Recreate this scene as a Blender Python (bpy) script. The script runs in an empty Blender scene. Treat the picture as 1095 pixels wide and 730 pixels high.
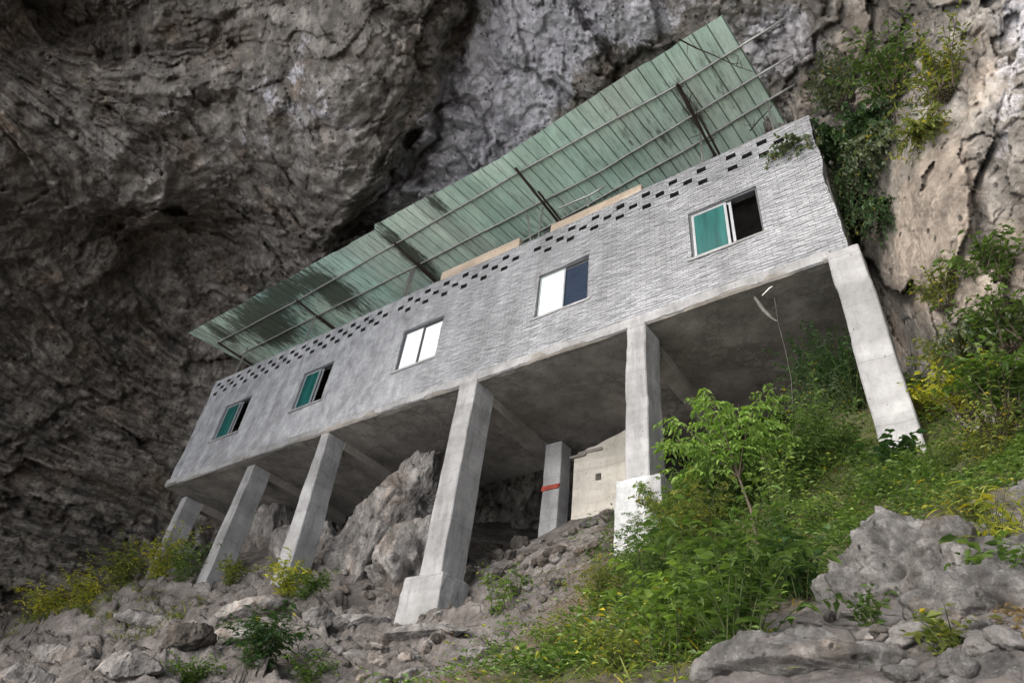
import bpy, math, random
import numpy as np
from mathutils import Matrix, Vector
R_ = math.radians
random.seed(7); RNG = np.random.default_rng(7)
S = bpy.context.scene
COL = S.collection
# ------------------------------------------------------------------ camera, sky, sun
F, CX, CY = 722.0, 547.5, 365.0
V_ = np.array([668-CX, 525+CY, -F]); X_ = -np.array([-622-CX, -(792-CY), -F])
V_ = V_/np.linalg.norm(V_); X_ = X_-V_*(X_@V_); X_ = X_/np.linalg.norm(X_); Y_ = np.cross(V_, X_)
CR = np.array([X_, Y_, V_])
def ray(u, v): return CR@np.array([u-CX, -(v-CY), -F])
def at(u, v, ax, val):
    d = ray(u, v); return d*val/d[ax]
cam = bpy.data.objects.new('camera', bpy.data.cameras.new('camera')); COL.objects.link(cam)
cam.matrix_world = Matrix(CR.tolist()).to_4x4()
cam.data.lens = F/1095*36; cam.data.sensor_width = 36; cam.data.clip_end = 2000; cam.data.clip_start = .05
S.camera = cam
W = bpy.data.worlds.new('World'); S.world = W; W.use_nodes = True
wn = W.node_tree; bg = wn.nodes['Background']
sk = wn.nodes.new('ShaderNodeTexSky'); sk.sky_type = 'NISHITA'; sk.sun_disc = False
SUN_DIR = Vector((0.22, 0.84, -0.42)).normalized()
el = math.asin(-SUN_DIR.z); az = math.atan2(-SUN_DIR.x, -SUN_DIR.y)
sk.sun_elevation = el; sk.sun_rotation = az; sk.dust_density = 3; sk.air_density = 1.0; sk.ozone_density = 1.0
hs = wn.nodes.new('ShaderNodeHueSaturation'); hs.inputs['Saturation'].default_value = .45
wn.links.new(sk.outputs[0], hs.inputs['Color']); bg.inputs[1].default_value = .15
# below the horizon: unseen pale valley glow, added to brighten roof underside and overhang
tc = wn.nodes.new('ShaderNodeTexCoord'); sx_ = wn.nodes.new('ShaderNodeSeparateXYZ'); wn.links.new(tc.outputs['Generated'], sx_.inputs[0])
mr = wn.nodes.new('ShaderNodeMapRange'); mr.inputs['From Min'].default_value = -.04; mr.inputs['From Max'].default_value = .02; wn.links.new(sx_.outputs[2], mr.inputs[0])
wm = wn.nodes.new('ShaderNodeMix'); wm.data_type = 'RGBA'; wm.inputs[6].default_value = (8.6, 8.6, 8.8, 1)
wn.links.new(mr.outputs[0], wm.inputs[0]); wn.links.new(hs.outputs[0], wm.inputs[7]); wn.links.new(wm.outputs[2], bg.inputs[0])
sl = bpy.data.lights.new('sun', 'SUN'); sl.energy = .55; sl.angle = R_(50); sl.color = (1, .985, .96)
so = bpy.data.objects.new('sun', sl); COL.objects.link(so); so.rotation_euler = SUN_DIR.to_track_quat('-Z', 'Y').to_euler()
S.view_settings.view_transform = 'Standard'; S.view_settings.look = 'None'; S.view_settings.gamma = 1
S.view_settings.exposure = 1.12
S.render.engine = 'CYCLES'; S.cycles.max_bounces = 6; S.cycles.diffuse_bounces = 4; S.cycles.transparent_max_bounces = 4

# ------------------------------------------------------------------ noise (numpy)
def _hash(ix, iy, iz, s=0):
    h = (ix.astype(np.int64)*374761393 + iy.astype(np.int64)*668265263 + iz.astype(np.int64)*2147483647 + s*974634777) & 0xffffffff
    h = ((h ^ (h >> 13))*1274126177) & 0xffffffff
    h = ((h ^ (h >> 16))*2246822519) & 0xffffffff
    return ((h ^ (h >> 15)) & 0xffffff)/float(0xffffff)
def vnoise(p, s=0):
    i = np.floor(p).astype(np.int64); f = p-i; w = f*f*f*(f*(f*6-15)+10)
    r = 0
    for dx in (0, 1):
        wx = w[:, 0] if dx else 1-w[:, 0]
        for dy in (0, 1):
            wy = w[:, 1] if dy else 1-w[:, 1]
            for dz in (0, 1):
                wz = w[:, 2] if dz else 1-w[:, 2]
                r = r+wx*wy*wz*_hash(i[:, 0]+dx, i[:, 1]+dy, i[:, 2]+dz, s)
    return r*2-1
def fbm(p, o=5, g=.5, l=2.03, s=0):
    r = 0; a = 1
    for k in range(o):
        r = r+a*vnoise(p*l**k+k*17.3, s+k); a *= g
    return r
def ridged(p, o=5, g=.55, l=2.1, s=0):
    r = 0; a = 1
    for k in range(o):
        n = 1-np.abs(vnoise(p*l**k+k*11.7, s+k))*1.6; r = r+a*n; a *= g
    return r
def worley(p, s=0, jit=.95):
    i = np.floor(p).astype(np.int64); f1 = np.full(len(p), 9.); f2 = f1.copy(); idv = np.zeros(len(p))
    for dx in (-1, 0, 1):
        for dy in (-1, 0, 1):
            for dz in (-1, 0, 1):
                c = i+np.array([dx, dy, dz])
                q = np.stack([_hash(c[:, 0], c[:, 1], c[:, 2], s+k) for k in (1, 2, 3)], 1)*jit
                d = ((c+q-p)**2).sum(1); m = d < f1
                f2 = np.where(m, f1, np.minimum(f2, d)); idv = np.where(m, q[:, 0], idv); f1 = np.where(m, d, f1)
    return np.sqrt(f1), np.sqrt(f2), idv
def facets(p, s=0, jit=.9):
    """fractured rock: every Worley cell is a randomly tilted plane; returns height, edge distance, cell value"""
    i = np.floor(p).astype(np.int64); f1 = np.full(len(p), 9.); f2 = f1.copy(); best = np.zeros((len(p), 3)); cid = np.zeros((len(p), 3), np.int64)
    for dx in (-1, 0, 1):
        for dy in (-1, 0, 1):
            for dz in (-1, 0, 1):
                c = i+np.array([dx, dy, dz])
                q = c+np.stack([_hash(c[:, 0], c[:, 1], c[:, 2], s+k) for k in (1, 2, 3)], 1)*jit
                df = p-q; d = (df**2).sum(1); m = d < f1
                f2 = np.where(m, f1, np.minimum(f2, d)); best[m] = df[m]; cid[m] = c[m]; f1 = np.where(m, d, f1)
    rv = np.stack([_hash(cid[:, 0], cid[:, 1], cid[:, 2], s+k) for k in (11, 12, 13)], 1)*2-1
    val = _hash(cid[:, 0], cid[:, 1], cid[:, 2], s+15)-.5
    return (best*rv).sum(1)+val*.6, np.sqrt(f2)-np.sqrt(f1), val
def tps(P, vals, smooth=1e-3):
    P = np.asarray(P, float); n = len(P)
    def U(d2): return np.where(d2 > 0, d2*np.log(d2+1e-12)*.5, 0)
    K = U(((P[:, None]-P[None])**2).sum(2))+np.eye(n)*smooth
    A = np.zeros((n+3, n+3)); A[:n, :n] = K; A[:n, n] = 1; A[:n, n+1:] = P; A[n, :n] = 1; A[n+1:, :n] = P.T
    w = np.linalg.solve(A, np.r_[np.asarray(vals, float), 0, 0, 0])
    def f(Q):
        Q = np.asarray(Q, float); out = np.zeros(len(Q))
        for a in range(0, len(Q), 20000):
            q = Q[a:a+20000]
            out[a:a+20000] = U(((q[:, None]-P[None])**2).sum(2))@w[:n]+w[n]+q@w[n+1:]
        return out
    return f
def sstep(a, b, x):
    t = np.clip((x-a)/(b-a), 0, 1); return t*t*(3-2*t)

# ------------------------------------------------------------------ mesh helpers
def mesh_np(name, v, f, mat, parent=None, smooth=True, attrs=None):
    v = np.asarray(v, dtype=np.float32); f = np.asarray(f, dtype=np.int32)
    me = bpy.data.meshes.new(name); n = f.shape[1]
    me.vertices.add(len(v)); me.vertices.foreach_set('co', v.ravel())
    me.loops.add(f.size); me.loops.foreach_set('vertex_index', f.ravel())
    me.polygons.add(len(f)); me.polygons.foreach_set('loop_start', np.arange(0, f.size, n, dtype=np.int32))
    me.polygons.foreach_set('loop_total', np.full(len(f), n, dtype=np.int32))
    me.polygons.foreach_set('use_smooth', np.full(len(f), smooth))
    for k, a in (attrs or {}).items():
        at_ = me.attributes.new(k, 'FLOAT', 'POINT'); at_.data.foreach_set('value', np.asarray(a, np.float32).ravel())
    me.update(calc_edges=True); me.validate()
    if isinstance(mat, (list, tuple)):
        for m in mat: me.materials.append(m)
    elif mat: me.materials.append(mat)
    o = bpy.data.objects.new(name, me); COL.objects.link(o)
    if parent: o.parent = parent
    return o
def gridf(nu, nv):
    a = np.arange(nu-1)[:, None]*nv+np.arange(nv-1)[None]
    return np.stack([a, a+nv, a+nv+1, a+1], -1).reshape(-1, 4)
class MB:
    def __init__(s): s.v = []; s.f = []
    def box(s, a, b, taper=0, jit=0):
        n = len(s.v); (x0, y0, z0), (x1, y1, z1) = a, b
        for z in (z0, z1):
            t = taper if z == z1 else 0
            for x, y in ((x0+t, y0+t), (x1-t, y0+t), (x1-t, y1-t), (x0+t, y1-t)):
                s.v.append((x+random.uniform(-jit, jit), y+random.uniform(-jit, jit), z))
        for q in ((0, 3, 2, 1), (4, 5, 6, 7), (0, 1, 5, 4), (1, 2, 6, 5), (2, 3, 7, 6), (3, 0, 4, 7)): s.f.append([n+i for i in q])
        return s
    def tube(s, pts, r, k=6):
        pts = [Vector(p) for p in pts]; n0 = len(s.v)
        for i, p in enumerate(pts):
            d = (pts[min(i+1, len(pts)-1)]-pts[max(i-1, 0)]).normalized()
            u = d.cross(Vector((0, 0, 1)) if abs(d.z) < .9 else Vector((1, 0, 0))).normalized(); w = d.cross(u)
            ri = r[i] if hasattr(r, '__len__') else r
            for j in range(k):
                a = 2*math.pi*j/k; s.v.append(tuple(p+(u*math.cos(a)+w*math.sin(a))*ri))
        for i in range(len(pts)-1):
            for j in range(k):
                a = n0+i*k+j; b = n0+i*k+(j+1) % k; s.f.append([a, b, b+k, a+k])
        for base in (n0, n0+(len(pts)-1)*k):
            for j in range(1, k//2):
                s.f.append([base+j, base+j+1, base+(k-j) % k if j+1 != k-j else base+k-1, base] if False else [base, base+j, base+j+1, base+(j+2) % k])
        return s
    def build(s, name, mat, parent=None, smooth=False, bevel=0):
        me = bpy.data.meshes.new(name); me.from_pydata(s.v, [], s.f); me.update()
        me.materials.append(mat)
        if smooth: me.polygons.foreach_set('use_smooth', [True]*len(me.polygons))
        o = bpy.data.objects.new(name, me); COL.objects.link(o)
        if parent: o.parent = parent
        if bevel:
            m = o.modifiers.new('bevel', 'BEVEL'); m.width = bevel; m.segments = 2; m.limit_method = 'ANGLE'
        return o
def tag(o, label=None, cat=None, group=None, kind=None):
    if label: o['label'] = label
    if cat: o['category'] = cat
    if group: o['group'] = group
    if kind: o['kind'] = kind
    return o
def empty(name, loc=(0, 0, 0), rz=0):
    o = bpy.data.objects.new(name, None); COL.objects.link(o); o.location = loc; o.rotation_euler.z = rz; o.empty_display_size = .2
    return o
def rel(o, parent):          # keep a world-built mesh in place under an Empty that is not at the origin
    o.parent = parent; o.location = -Vector(parent.location); return o

# ------------------------------------------------------------------ materials
class NT:
    def __init__(s, name, rough=.8):
        s.m = bpy.data.materials.new(name); s.m.use_nodes = True; s.t = s.m.node_tree
        s.b = s.t.nodes['Principled BSDF']; s.b.inputs['Roughness'].default_value = rough
        s.b.inputs['Specular IOR Level'].default_value = .25
        s.geo = s.n('ShaderNodeNewGeometry'); s.pos = s.geo.outputs['Position']
    def n(s, t, **k):
        q = s.t.nodes.new(t)
        for a, b in k.items(): setattr(q, a, b)
        return q
    def l(s, a, b): s.t.links.new(a, b)
    def map(s, scale=(1, 1, 1), rot=(0, 0, 0), src=None):
        q = s.n('ShaderNodeMapping'); q.inputs['Scale'].default_value = scale; q.inputs['Rotation'].default_value = rot
        s.l(src or s.pos, q.inputs['Vector']); return q.outputs[0]
    def noise(s, scale, detail=6, rough=.55, vec=None, dist=0, typ='FBM'):
        q = s.n('ShaderNodeTexNoise'); q.noise_type = typ
        q.inputs['Scale'].default_value = scale; q.inputs['Detail'].default_value = detail
        q.inputs['Roughness'].default_value = rough; q.inputs['Distortion'].default_value = dist
        s.l(vec or s.pos, q.inputs['Vector']); return q.outputs[0]
    def voro(s, scale, vec=None, feature='F1', out='Distance'):
        q = s.n('ShaderNodeTexVoronoi'); q.feature = feature; q.inputs['Scale'].default_value = scale
        s.l(vec or s.pos, q.inputs['Vector']); return q.outputs[out]
    def ramp(s, src, stops):
        q = s.n('ShaderNodeValToRGB'); e = q.color_ramp.elements
        while len(e) < len(stops): e.new(.5)
        for el_, (p, c) in zip(e, stops):
            el_.position = p; el_.color = (*((c,)*3 if not hasattr(c, '__len__') else c), 1)
        s.l(src, q.inputs[0]); return q.outputs[0]
    def mix(s, a, b, fac, mode='MIX'):
        q = s.n('ShaderNodeMix', data_type='RGBA', blend_type=mode)
        for i, x in ((0, fac), (6, a), (7, b)):
            if hasattr(x, 'links'): s.l(x, q.inputs[i])
            elif i == 0: q.inputs[0].default_value = x
            else: q.inputs[i].default_value = (*x, 1) if len(x) == 3 else x
        return q.outputs[2]
    def math(s, op, a, b=0, clamp=False):
        q = s.n('ShaderNodeMath', operation=op, use_clamp=clamp)
        for i, x in enumerate((a, b)):
            if hasattr(x, 'links'): s.l(x, q.inputs[i])
            else: q.inputs[i].default_value = x
        return q.outputs[0]
    def attr(s, name): 
        q = s.n('ShaderNodeAttribute', attribute_name=name); return q.outputs['Fac']
    def bump(s, h, dist=.02, strength=1):
        q = s.n('ShaderNodeBump'); q.inputs['Distance'].default_value = dist; q.inputs['Strength'].default_value = strength
        s.l(h, q.inputs['Height'])
        prev = s.b.inputs['Normal']
        if prev.links: s.l(prev.links[0].from_socket, q.inputs['Normal'])
        s.l(q.outputs[0], s.b.inputs['Normal'])
    def col(s, c):
        if hasattr(c, 'links'): s.l(c, s.b.inputs['Base Color'])
        else: s.b.inputs['Base Color'].default_value = (*c, 1)
        return s

def m_rock(name, c_dark, c_mid, c_light, pale=(.62, .61, .65), tan=(.3, .255, .215), scale=1., use_attr=True, bd=.06, moss=0):
    t = NT(name, .9)
    n1 = t.noise(.35*scale, 8, .62, dist=.6)
    c = t.ramp(n1, [(.3, c_dark), (.5, c_mid), (.72, c_light)])
    v = t.map((1, 1, .45)); n2 = t.noise(2.2*scale, 10, .7, vec=v)
    c = t.mix(c, t.ramp(n2, [(.34, .28), (.5, .72), (.66, 1.45)]), .85, 'MULTIPLY')
    # rusty tint in blotches
    rn = t.ramp(t.noise(.5*scale, 5, .6, vec=t.map((1, 1, 1), (1, 2, 3))), [(.52, 0.), (.68, 1.)])
    c = t.mix(c, t.mix(c, (1.15, .92, .74), 1., 'MULTIPLY'), t.math('MULTIPLY', rn, .6))
    if use_attr:
        pa = t.attr('pale'); ta = t.attr('tan')
        wob = t.noise(1.1*scale, 9, .72, vec=t.map((1, 1, .55), (.3, .2, 0)))
        k = t.ramp(t.math('ADD', t.math('MULTIPLY', pa, .75), t.math('MULTIPLY', wob, .9)), [(.68, 0.), (.76, 1.)])
        pc = t.mix(pale, tuple(x*.62 for x in pale), t.ramp(t.noise(5*scale, 6, .6), [(.4, 0.), (.65, 1.)]))
        c = t.mix(c, pc, k)
        k2 = t.ramp(t.math('ADD', t.math('MULTIPLY', ta, .8), t.math('MULTIPLY', wob, .6)), [(.62, 0.), (.86, 1.)])
        tc = t.mix(tan, tuple(x*.6 for x in tan), t.ramp(t.noise(3*scale, 8, .65), [(.42, 0.), (.62, 1.)]))
        c = t.mix(c, tc, k2)
        bed = t.ramp(t.noise(1, 9, .7, vec=t.map((.22, .22, 3.2), (.1, .08, 0)), dist=.3), [(.38, .45), (.5, 1.), (.62, 1.35)])
        c = t.mix(c, t.mix(c, bed, 1., 'MULTIPLY'), t.math('MULTIPLY', t.attr('bed'), .85))
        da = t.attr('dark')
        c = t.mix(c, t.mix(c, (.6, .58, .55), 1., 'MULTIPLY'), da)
    # fracture blocks differ a little in tint; small dark pits
    wv = t.n('ShaderNodeVectorMath', operation='ADD'); t.l(t.pos, wv.inputs[0])
    nz = t.n('ShaderNodeTexNoise'); nz.inputs['Scale'].default_value = 1.5*scale; nz.inputs['Detail'].default_value = 6; t.l(t.pos, nz.inputs['Vector']); t.l(nz.outputs['Color'], wv.inputs[1])
    cellc = t.n('ShaderNodeSeparateColor'); t.l(t.voro(2.4*scale, vec=wv.outputs[0], out='Color'), cellc.inputs[0])
    c = t.mix(c, t.ramp(cellc.outputs[0], [(0, .72), (1, 1.28)]), .7, 'MULTIPLY')
    fl = t.ramp(t.noise(9*scale, 8, .8), [(.56, 0.), (.66, 1.)]); c = t.mix(c, tuple(min(.6, x*1.5) for x in c_light), t.math('MULTIPLY', fl, .4))
    pit = t.ramp(t.voro(3.2*scale, vec=t.map((1, 1, .6))), [(.07, 0.), (.15, 1.)])
    c = t.mix((.02, .018, .016), c, t.math('ADD', t.math('MULTIPLY', pit, .8), .2))
    if moss:
        up = t.n('ShaderNodeSeparateXYZ'); t.l(t.geo.outputs['Normal'], up.inputs[0])
        mk = t.math('MULTIPLY', t.ramp(t.noise(1.7, 6, .7), [(.45, 0.), (.6, 1.)]), moss)
        c = t.mix(c, (.07, .1, .025), mk)
    t.col(c)
    h = t.math('ADD', t.noise(5*scale, 12, .72, vec=t.map((1, 1, .6))), t.math('MULTIPLY', t.voro(9*scale), .5))
    t.bump(h, bd); t.bump(pit, bd*.8); t.bump(t.noise(30*scale, 6, .7), bd*.25)
    return t.m
M = {}
M['cliff'] = m_rock('cliff_rock', (.15, .138, .124), (.29, .27, .247), (.43, .405, .38))
M['boulder'] = m_rock('boulder_rock', (.14, .132, .128), (.23, .218, .21), (.34, .325, .315), use_attr=False, scale=1.6, bd=.05)
M['conglomerate'] = m_rock('conglomerate', (.11, .105, .1), (.25, .24, .232), (.4, .39, .38), use_attr=False, scale=2.6, bd=.1)
M['darkstone'] = m_rock('dark_stone', (.05, .045, .04), (.1, .09, .08), (.17, .155, .14), use_attr=False, scale=2.2, bd=.03)
def m_ground():
    t = NT('ground', .92)
    c = t.ramp(t.noise(1.1, 9, .65, vec=t.map((1, 1, 1.6))), [(.3, (.075, .067, .062)), (.5, (.16, .145, .137)), (.7, (.29, .27, .26))])
    c = t.mix(c, t.ramp(t.noise(7, 9, .72), [(.3, .5), (.55, 1.), (.7, 1.2)]), .8, 'MULTIPLY')
    soil = t.mix((.085, .062, .044), (.2, .16, .12), t.ramp(t.noise(9, 8, .7), [(.35, 0.), (.7, 1.)]))
    sa = t.attr('soil')
    k = t.ramp(t.math('ADD', sa, t.math('MULTIPLY', t.noise(2.5, 7, .7), .6)), [(.62, 0.), (.8, 1.)])
    c = t.mix(c, soil, k)
    ga = t.attr('green')
    k = t.ramp(t.math('ADD', ga, t.math('MULTIPLY', t.noise(3.3, 7, .75), .7)), [(.7, 0.), (.95, 1.)])
    c = t.mix(c, t.mix((.045, .07, .018), (.1, .12, .035), t.ramp(t.noise(12, 5), [(.4, 0.), (.6, 1.)])), k)
    cr = t.ramp(t.voro(2.6, vec=t.map((1, 1, 1.4)), feature='DISTANCE_TO_EDGE'), [(0, 0.), (.035, 1.)])
    cr = t.mix(cr, (1, 1, 1), t.ramp(t.noise(1.4, 3), [(.42, 0.), (.55, 1.)]))
    c = t.mix((.03, .026, .022), c, t.math('MAXIMUM', t.mix(cr, cr, 0.), sa))
    t.col(c)
    t.bump(t.noise(4, 12, .72), .09); t.bump(t.voro(14), .025); t.bump(t.noise(45, 6, .7), .012)
    return t.m
M['ground'] = m_ground()
def m_concrete(name, base, dark, light, stain=.6, rough=.85, scale=1.):
    t = NT(name, rough)
    c = t.ramp(t.noise(1.1*scale, 9, .65, vec=t.map((1, 1, .5))), [(.3, dark), (.52, base), (.75, light)])
    c = t.mix(c, t.ramp(t.noise(9*scale, 9, .75), [(.3, .62), (.5, 1.), (.75, 1.1)]), .6, 'MULTIPLY')
    st = t.ramp(t.noise(2.4*scale, 6, .7, vec=t.map((1, 1, .18))), [(.5, 0.), (.72, 1.)])
    c = t.mix(c, tuple(x*.45 for x in base), t.math('MULTIPLY', st, stain))
    pit = t.ramp(t.voro(7*scale, vec=t.map((1, 1, .5))), [(.05, 0.), (.09, 1.)])
    c = t.mix((.05, .045, .04), c, t.math('ADD', t.math('MULTIPLY', pit, .6), .4))
    sz = t.n('ShaderNodeSeparateXYZ'); t.l(t.pos, sz.inputs[0])
    pz_ = t.math('ADD', t.math('MULTIPLY', sz.outputs[2], .83), t.math('MULTIPLY', t.noise(1.2, 5, .6), .16))
    jl = t.ramp(t.math('FRACT', pz_), [(.0, 1.), (.018, 0.)])
    tone = t.ramp(t.noise(.9, 3, .5, vec=t.map((.4, .4, 2.2))), [(.42, .8), (.58, 1.08)])
    c = t.mix(c, tone, .8, 'MULTIPLY'); c = t.mix(c, tuple(x*.45 for x in base), t.math('MULTIPLY', jl, .7))
    t.col(c); t.bump(t.noise(1, 3, vec=t.map((26, 26, 1.2))), .01); t.bump(t.noise(14*scale, 9, .7), .012); t.bump(t.noise(2.5*scale, 4, .6), .03); t.bump(pit, .01)
    return t.m
M['concrete'] = m_concrete('concrete', (.3, .3, .305), (.2, .2, .2), (.4, .4, .405), .75)
M['slab'] = m_concrete('slab_concrete', (.22, .205, .185), (.12, .112, .1), (.33, .31, .285), .6, scale=.7)
M['whitewash'] = m_concrete('white_plaster', (.44, .45, .46), (.26, .26, .26), (.56, .57, .58), .25, scale=1.6)
M['plaster'] = m_concrete('beige_plaster', (.42, .4, .36), (.32, .3, .27), (.5, .48, .44), .25)
M['peach'] = m_concrete('peach_block', (.42, .345, .275), (.33, .265, .21), (.5, .42, .34), .2)
def m_brick():
    t = NT('brick_facade', .88)
    sw = t.n('ShaderNodeSeparateXYZ'); t.l(t.pos, sw.inputs[0])
    cb = t.n('ShaderNodeCombineXYZ'); t.l(sw.outputs[0], cb.inputs[0]); t.l(sw.outputs[2], cb.inputs[1])
    br = t.n('ShaderNodeTexBrick'); t.l(cb.outputs[0], br.inputs['Vector'])
    br.inputs['Scale'].default_value = 1; br.inputs['Brick Width'].default_value = .25; br.inputs['Row Height'].default_value = .07333
    br.inputs['Mortar Size'].default_value = .0075; br.inputs['Mortar Smooth'].default_value = .5; br.inputs['Bias'].default_value = 0
    br.inputs['Color1'].default_value = (.25, .257, .274, 1); br.inputs['Color2'].default_value = (.34, .348, .367, 1); br.inputs['Mortar'].default_value = (.18, .184, .192, 1)
    c = br.outputs['Color']
    wz = t.math('ADD', sw.outputs[2], t.math('MULTIPLY', t.math('SUBTRACT', t.noise(1.7, 4, .6), .5), .012))
    fr_ = t.math('FRACT', t.math('MULTIPLY', wz, 1/.07333)); jd = t.math('ABSOLUTE', t.math('SUBTRACT', fr_, .5))
    jm = t.ramp(t.math('ADD', jd, t.math('MULTIPLY', t.math('SUBTRACT', t.noise(6, 8, .75, vec=t.map((1, 1, 3))), .5), .3)), [(.32, 0.), (.45, 1.)])
    streak = t.noise(1, 9, .75, vec=t.map((2.4, 1, 15)))
    c = t.mix(c, t.ramp(streak, [(.36, .62), (.5, 1.), (.64, 1.4)]), .8, 'MULTIPLY')
    patch = t.ramp(t.noise(.9, 5, .65, vec=t.map((1, 1, 1.6))), [(.42, .15), (.62, 1.)])
    c = t.mix(c, (.13, .13, .14), t.math('MULTIPLY', jm, t.math('MULTIPLY', patch, .75)))
    smear = t.attr('smear')
    sk_ = t.ramp(t.math('ADD', smear, t.math('MULTIPLY', t.noise(1.3, 8, .7), .7)), [(.55, 0.), (.85, 1.)])
    sm = t.ramp(t.noise(3, 9, .7, vec=t.map((1, 1, .6))), [(.34, (.2, .206, .222)), (.5, (.34, .348, .37)), (.66, (.5, .51, .53))])
    c = t.mix(c, sm, t.math('MULTIPLY', sk_, .85))
    big = t.ramp(t.noise(.55, 5, .6, vec=t.map((1, 1, .8))), [(.35, .72), (.6, 1.1)])
    c = t.mix(c, big, .8, 'MULTIPLY')
    st = t.ramp(t.noise(1.5, 6, .7, vec=t.map((1.3, 1, .13))), [(.47, 0.), (.66, 1.)])
    c = t.mix(c, t.mix(c, (.6, .59, .57), 1., 'MULTIPLY'), t.math('MULTIPLY', st, .45))
    pit = t.ramp(t.voro(4, vec=t.map((1, 1, 2.2))), [(.035, 0.), (.06, 1.)])
    c = t.mix((.04, .04, .04), c, t.math('ADD', t.math('MULTIPLY', pit, .7), .3))
    t.col(c)
    t.bump(t.math('MULTIPLY', br.outputs['Fac'], t.math('SUBTRACT', 1.2, sk_)), -.01)
    t.bump(t.math('SUBTRACT', 1., jm), .008); t.bump(streak, .012); t.bump(t.noise(22, 8, .75), .014)
    return t.m
M['brick'] = m_brick()
def m_roof():
    t = NT('green_roof_sheet', .55)
    c = t.mix((.6, .83, .7), (.74, .88, .76), t.ramp(t.noise(.5, 5, .6, vec=t.map((1, .3, 1))), [(.4, 0.), (.6, 1.)]))
    sh = t.n('ShaderNodeSeparateXYZ'); t.l(t.pos, sh.inputs[0])
    left = t.ramp(t.math('MULTIPLY', t.math('ADD', sh.outputs[0], 25.), 1/25.), [(.15, 1.), (.55, .0)])
    aq = t.ramp(t.noise(.35, 3, .5, vec=t.map((1, .6, 1), (0, 0, .4))), [(.5, 0.), (.58, 1.)])
    c = t.mix(c, (.55, .84, .8), t.math('MULTIPLY', aq, t.math('ADD', t.math('MULTIPLY', left, .8), .1)))
    fine = t.ramp(t.noise(1, 8, .75, vec=t.map((11, 1.2, 1))), [(.3, .5), (.5, 1.), (.7, 1.15)])
    c = t.mix(c, fine, .75, 'MULTIPLY')
    gr = t.ramp(t.noise(.8, 7, .75, vec=t.map((1.6, .7, 1))), [(.45, 1.), (.68, .5)]); c = t.mix(c, gr, .55, 'MULTIPLY')
    mold = t.attr('mold')
    mk = t.ramp(t.math('ADD', t.math('MULTIPLY', mold, .74), t.math('MULTIPLY', t.noise(1, 10, .8, vec=t.map((7, 1.3, 1))), 1.1)), [(.74, 0.), (.9, 1.)])
    c = t.mix(c, (.06, .066, .045), t.math('MULTIPLY', mk, .9))
    c = t.mix(c, t.ramp(t.attr('sheet'), [(0, .8), (1, 1.12)]), 1., 'MULTIPLY')
    c = t.mix(c, (.05, .06, .05), t.math('MULTIPLY', t.attr('seam'), .62))
    t.col(c); t.bump(t.noise(30, 5), .004)
    tr = t.n('ShaderNodeBsdfTranslucent'); t.l(c, tr.inputs[0]); ms = t.n('ShaderNodeMixShader'); ms.inputs[0].default_value = .08
    out = t.t.nodes['Material Output']; t.l(t.b.outputs[0], ms.inputs[1]); t.l(tr.outputs[0], ms.inputs[2]); t.l(ms.outputs[0], out.inputs[0])
    return t.m
M['roof'] = m_roof()
def m_plain(name, c, rough=.6, metal=0, var=.25, ns=8):
    t = NT(name, rough); t.b.inputs['Metallic'].default_value = metal
    t.col(t.mix(c, tuple(x*(1-var*1.6) for x in c), t.ramp(t.noise(ns, 6, .7), [(.4, 0.), (.7, 1.)]))); t.bump(t.noise(ns*4, 4), .003)
    return t.m
M['pipe'] = m_plain('galvanised_pipe', (.42, .42, .41), .45, .5)
M['rust'] = m_plain('rusty_steel', (.06, .045, .035), .8)
M['alu'] = m_plain('aluminium_frame', (.36, .38, .4), .4, .4, .1)
M['dark_alu'] = m_plain('dark_frame', (.09, .095, .1), .5, .2, .1)
M['red'] = m_plain('red_paint', (.36, .07, .05), .7, 0, .4, 14)
M['twig'] = m_plain('bark', (.1, .08, .06), .9, 0, .3, 20)
M['stem'] = m_plain('green_stem', (.055, .07, .025), .8, 0, .2, 20)
M['hole_shade'] = m_plain('shaded_hole_brick', (.045, .044, .043), .95)  # near-black for the hole reveals: shade put into the colour
M['white'] = m_plain('white_plastic', (.7, .7, .68), .5, 0, .1)
M['rag'] = m_plain('grey_rag', (.13, .125, .115), .8, 0, .3)
def m_glass(name, c, rough, c2=None, coat=1.):
    t = NT(name, rough)
    if c2:
        t.col(t.mix(c, c2, t.ramp(t.noise(1, 4, .6, vec=t.map((5, 1, .5))), [(.35, 0.), (.68, 1.)])))
    else: t.col(c)
    t.b.inputs['Specular IOR Level'].default_value = .5; t.b.inputs['Coat Weight'].default_value = coat; t.b.inputs['Coat Roughness'].default_value = .02
    return t.m
M['glass_green'] = m_glass('green_film_glass', (.005, .055, .055), .3, (.018, .13, .12))
M['glass_white'] = m_glass('white_glass', (.9, .92, .93), .3, (.74, .77, .79))  # near-white base colour with a streaky tone
M['glass_cyan'] = m_glass('pale_cyan_glass', (.86, .9, .92), .3, (.6, .88, .88))
M['glass_navy'] = m_glass('navy_glass', (.018, .03, .055), .25)
M['void'] = m_plain('dark_interior_wall', (.035, .034, .032), .9)
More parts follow.
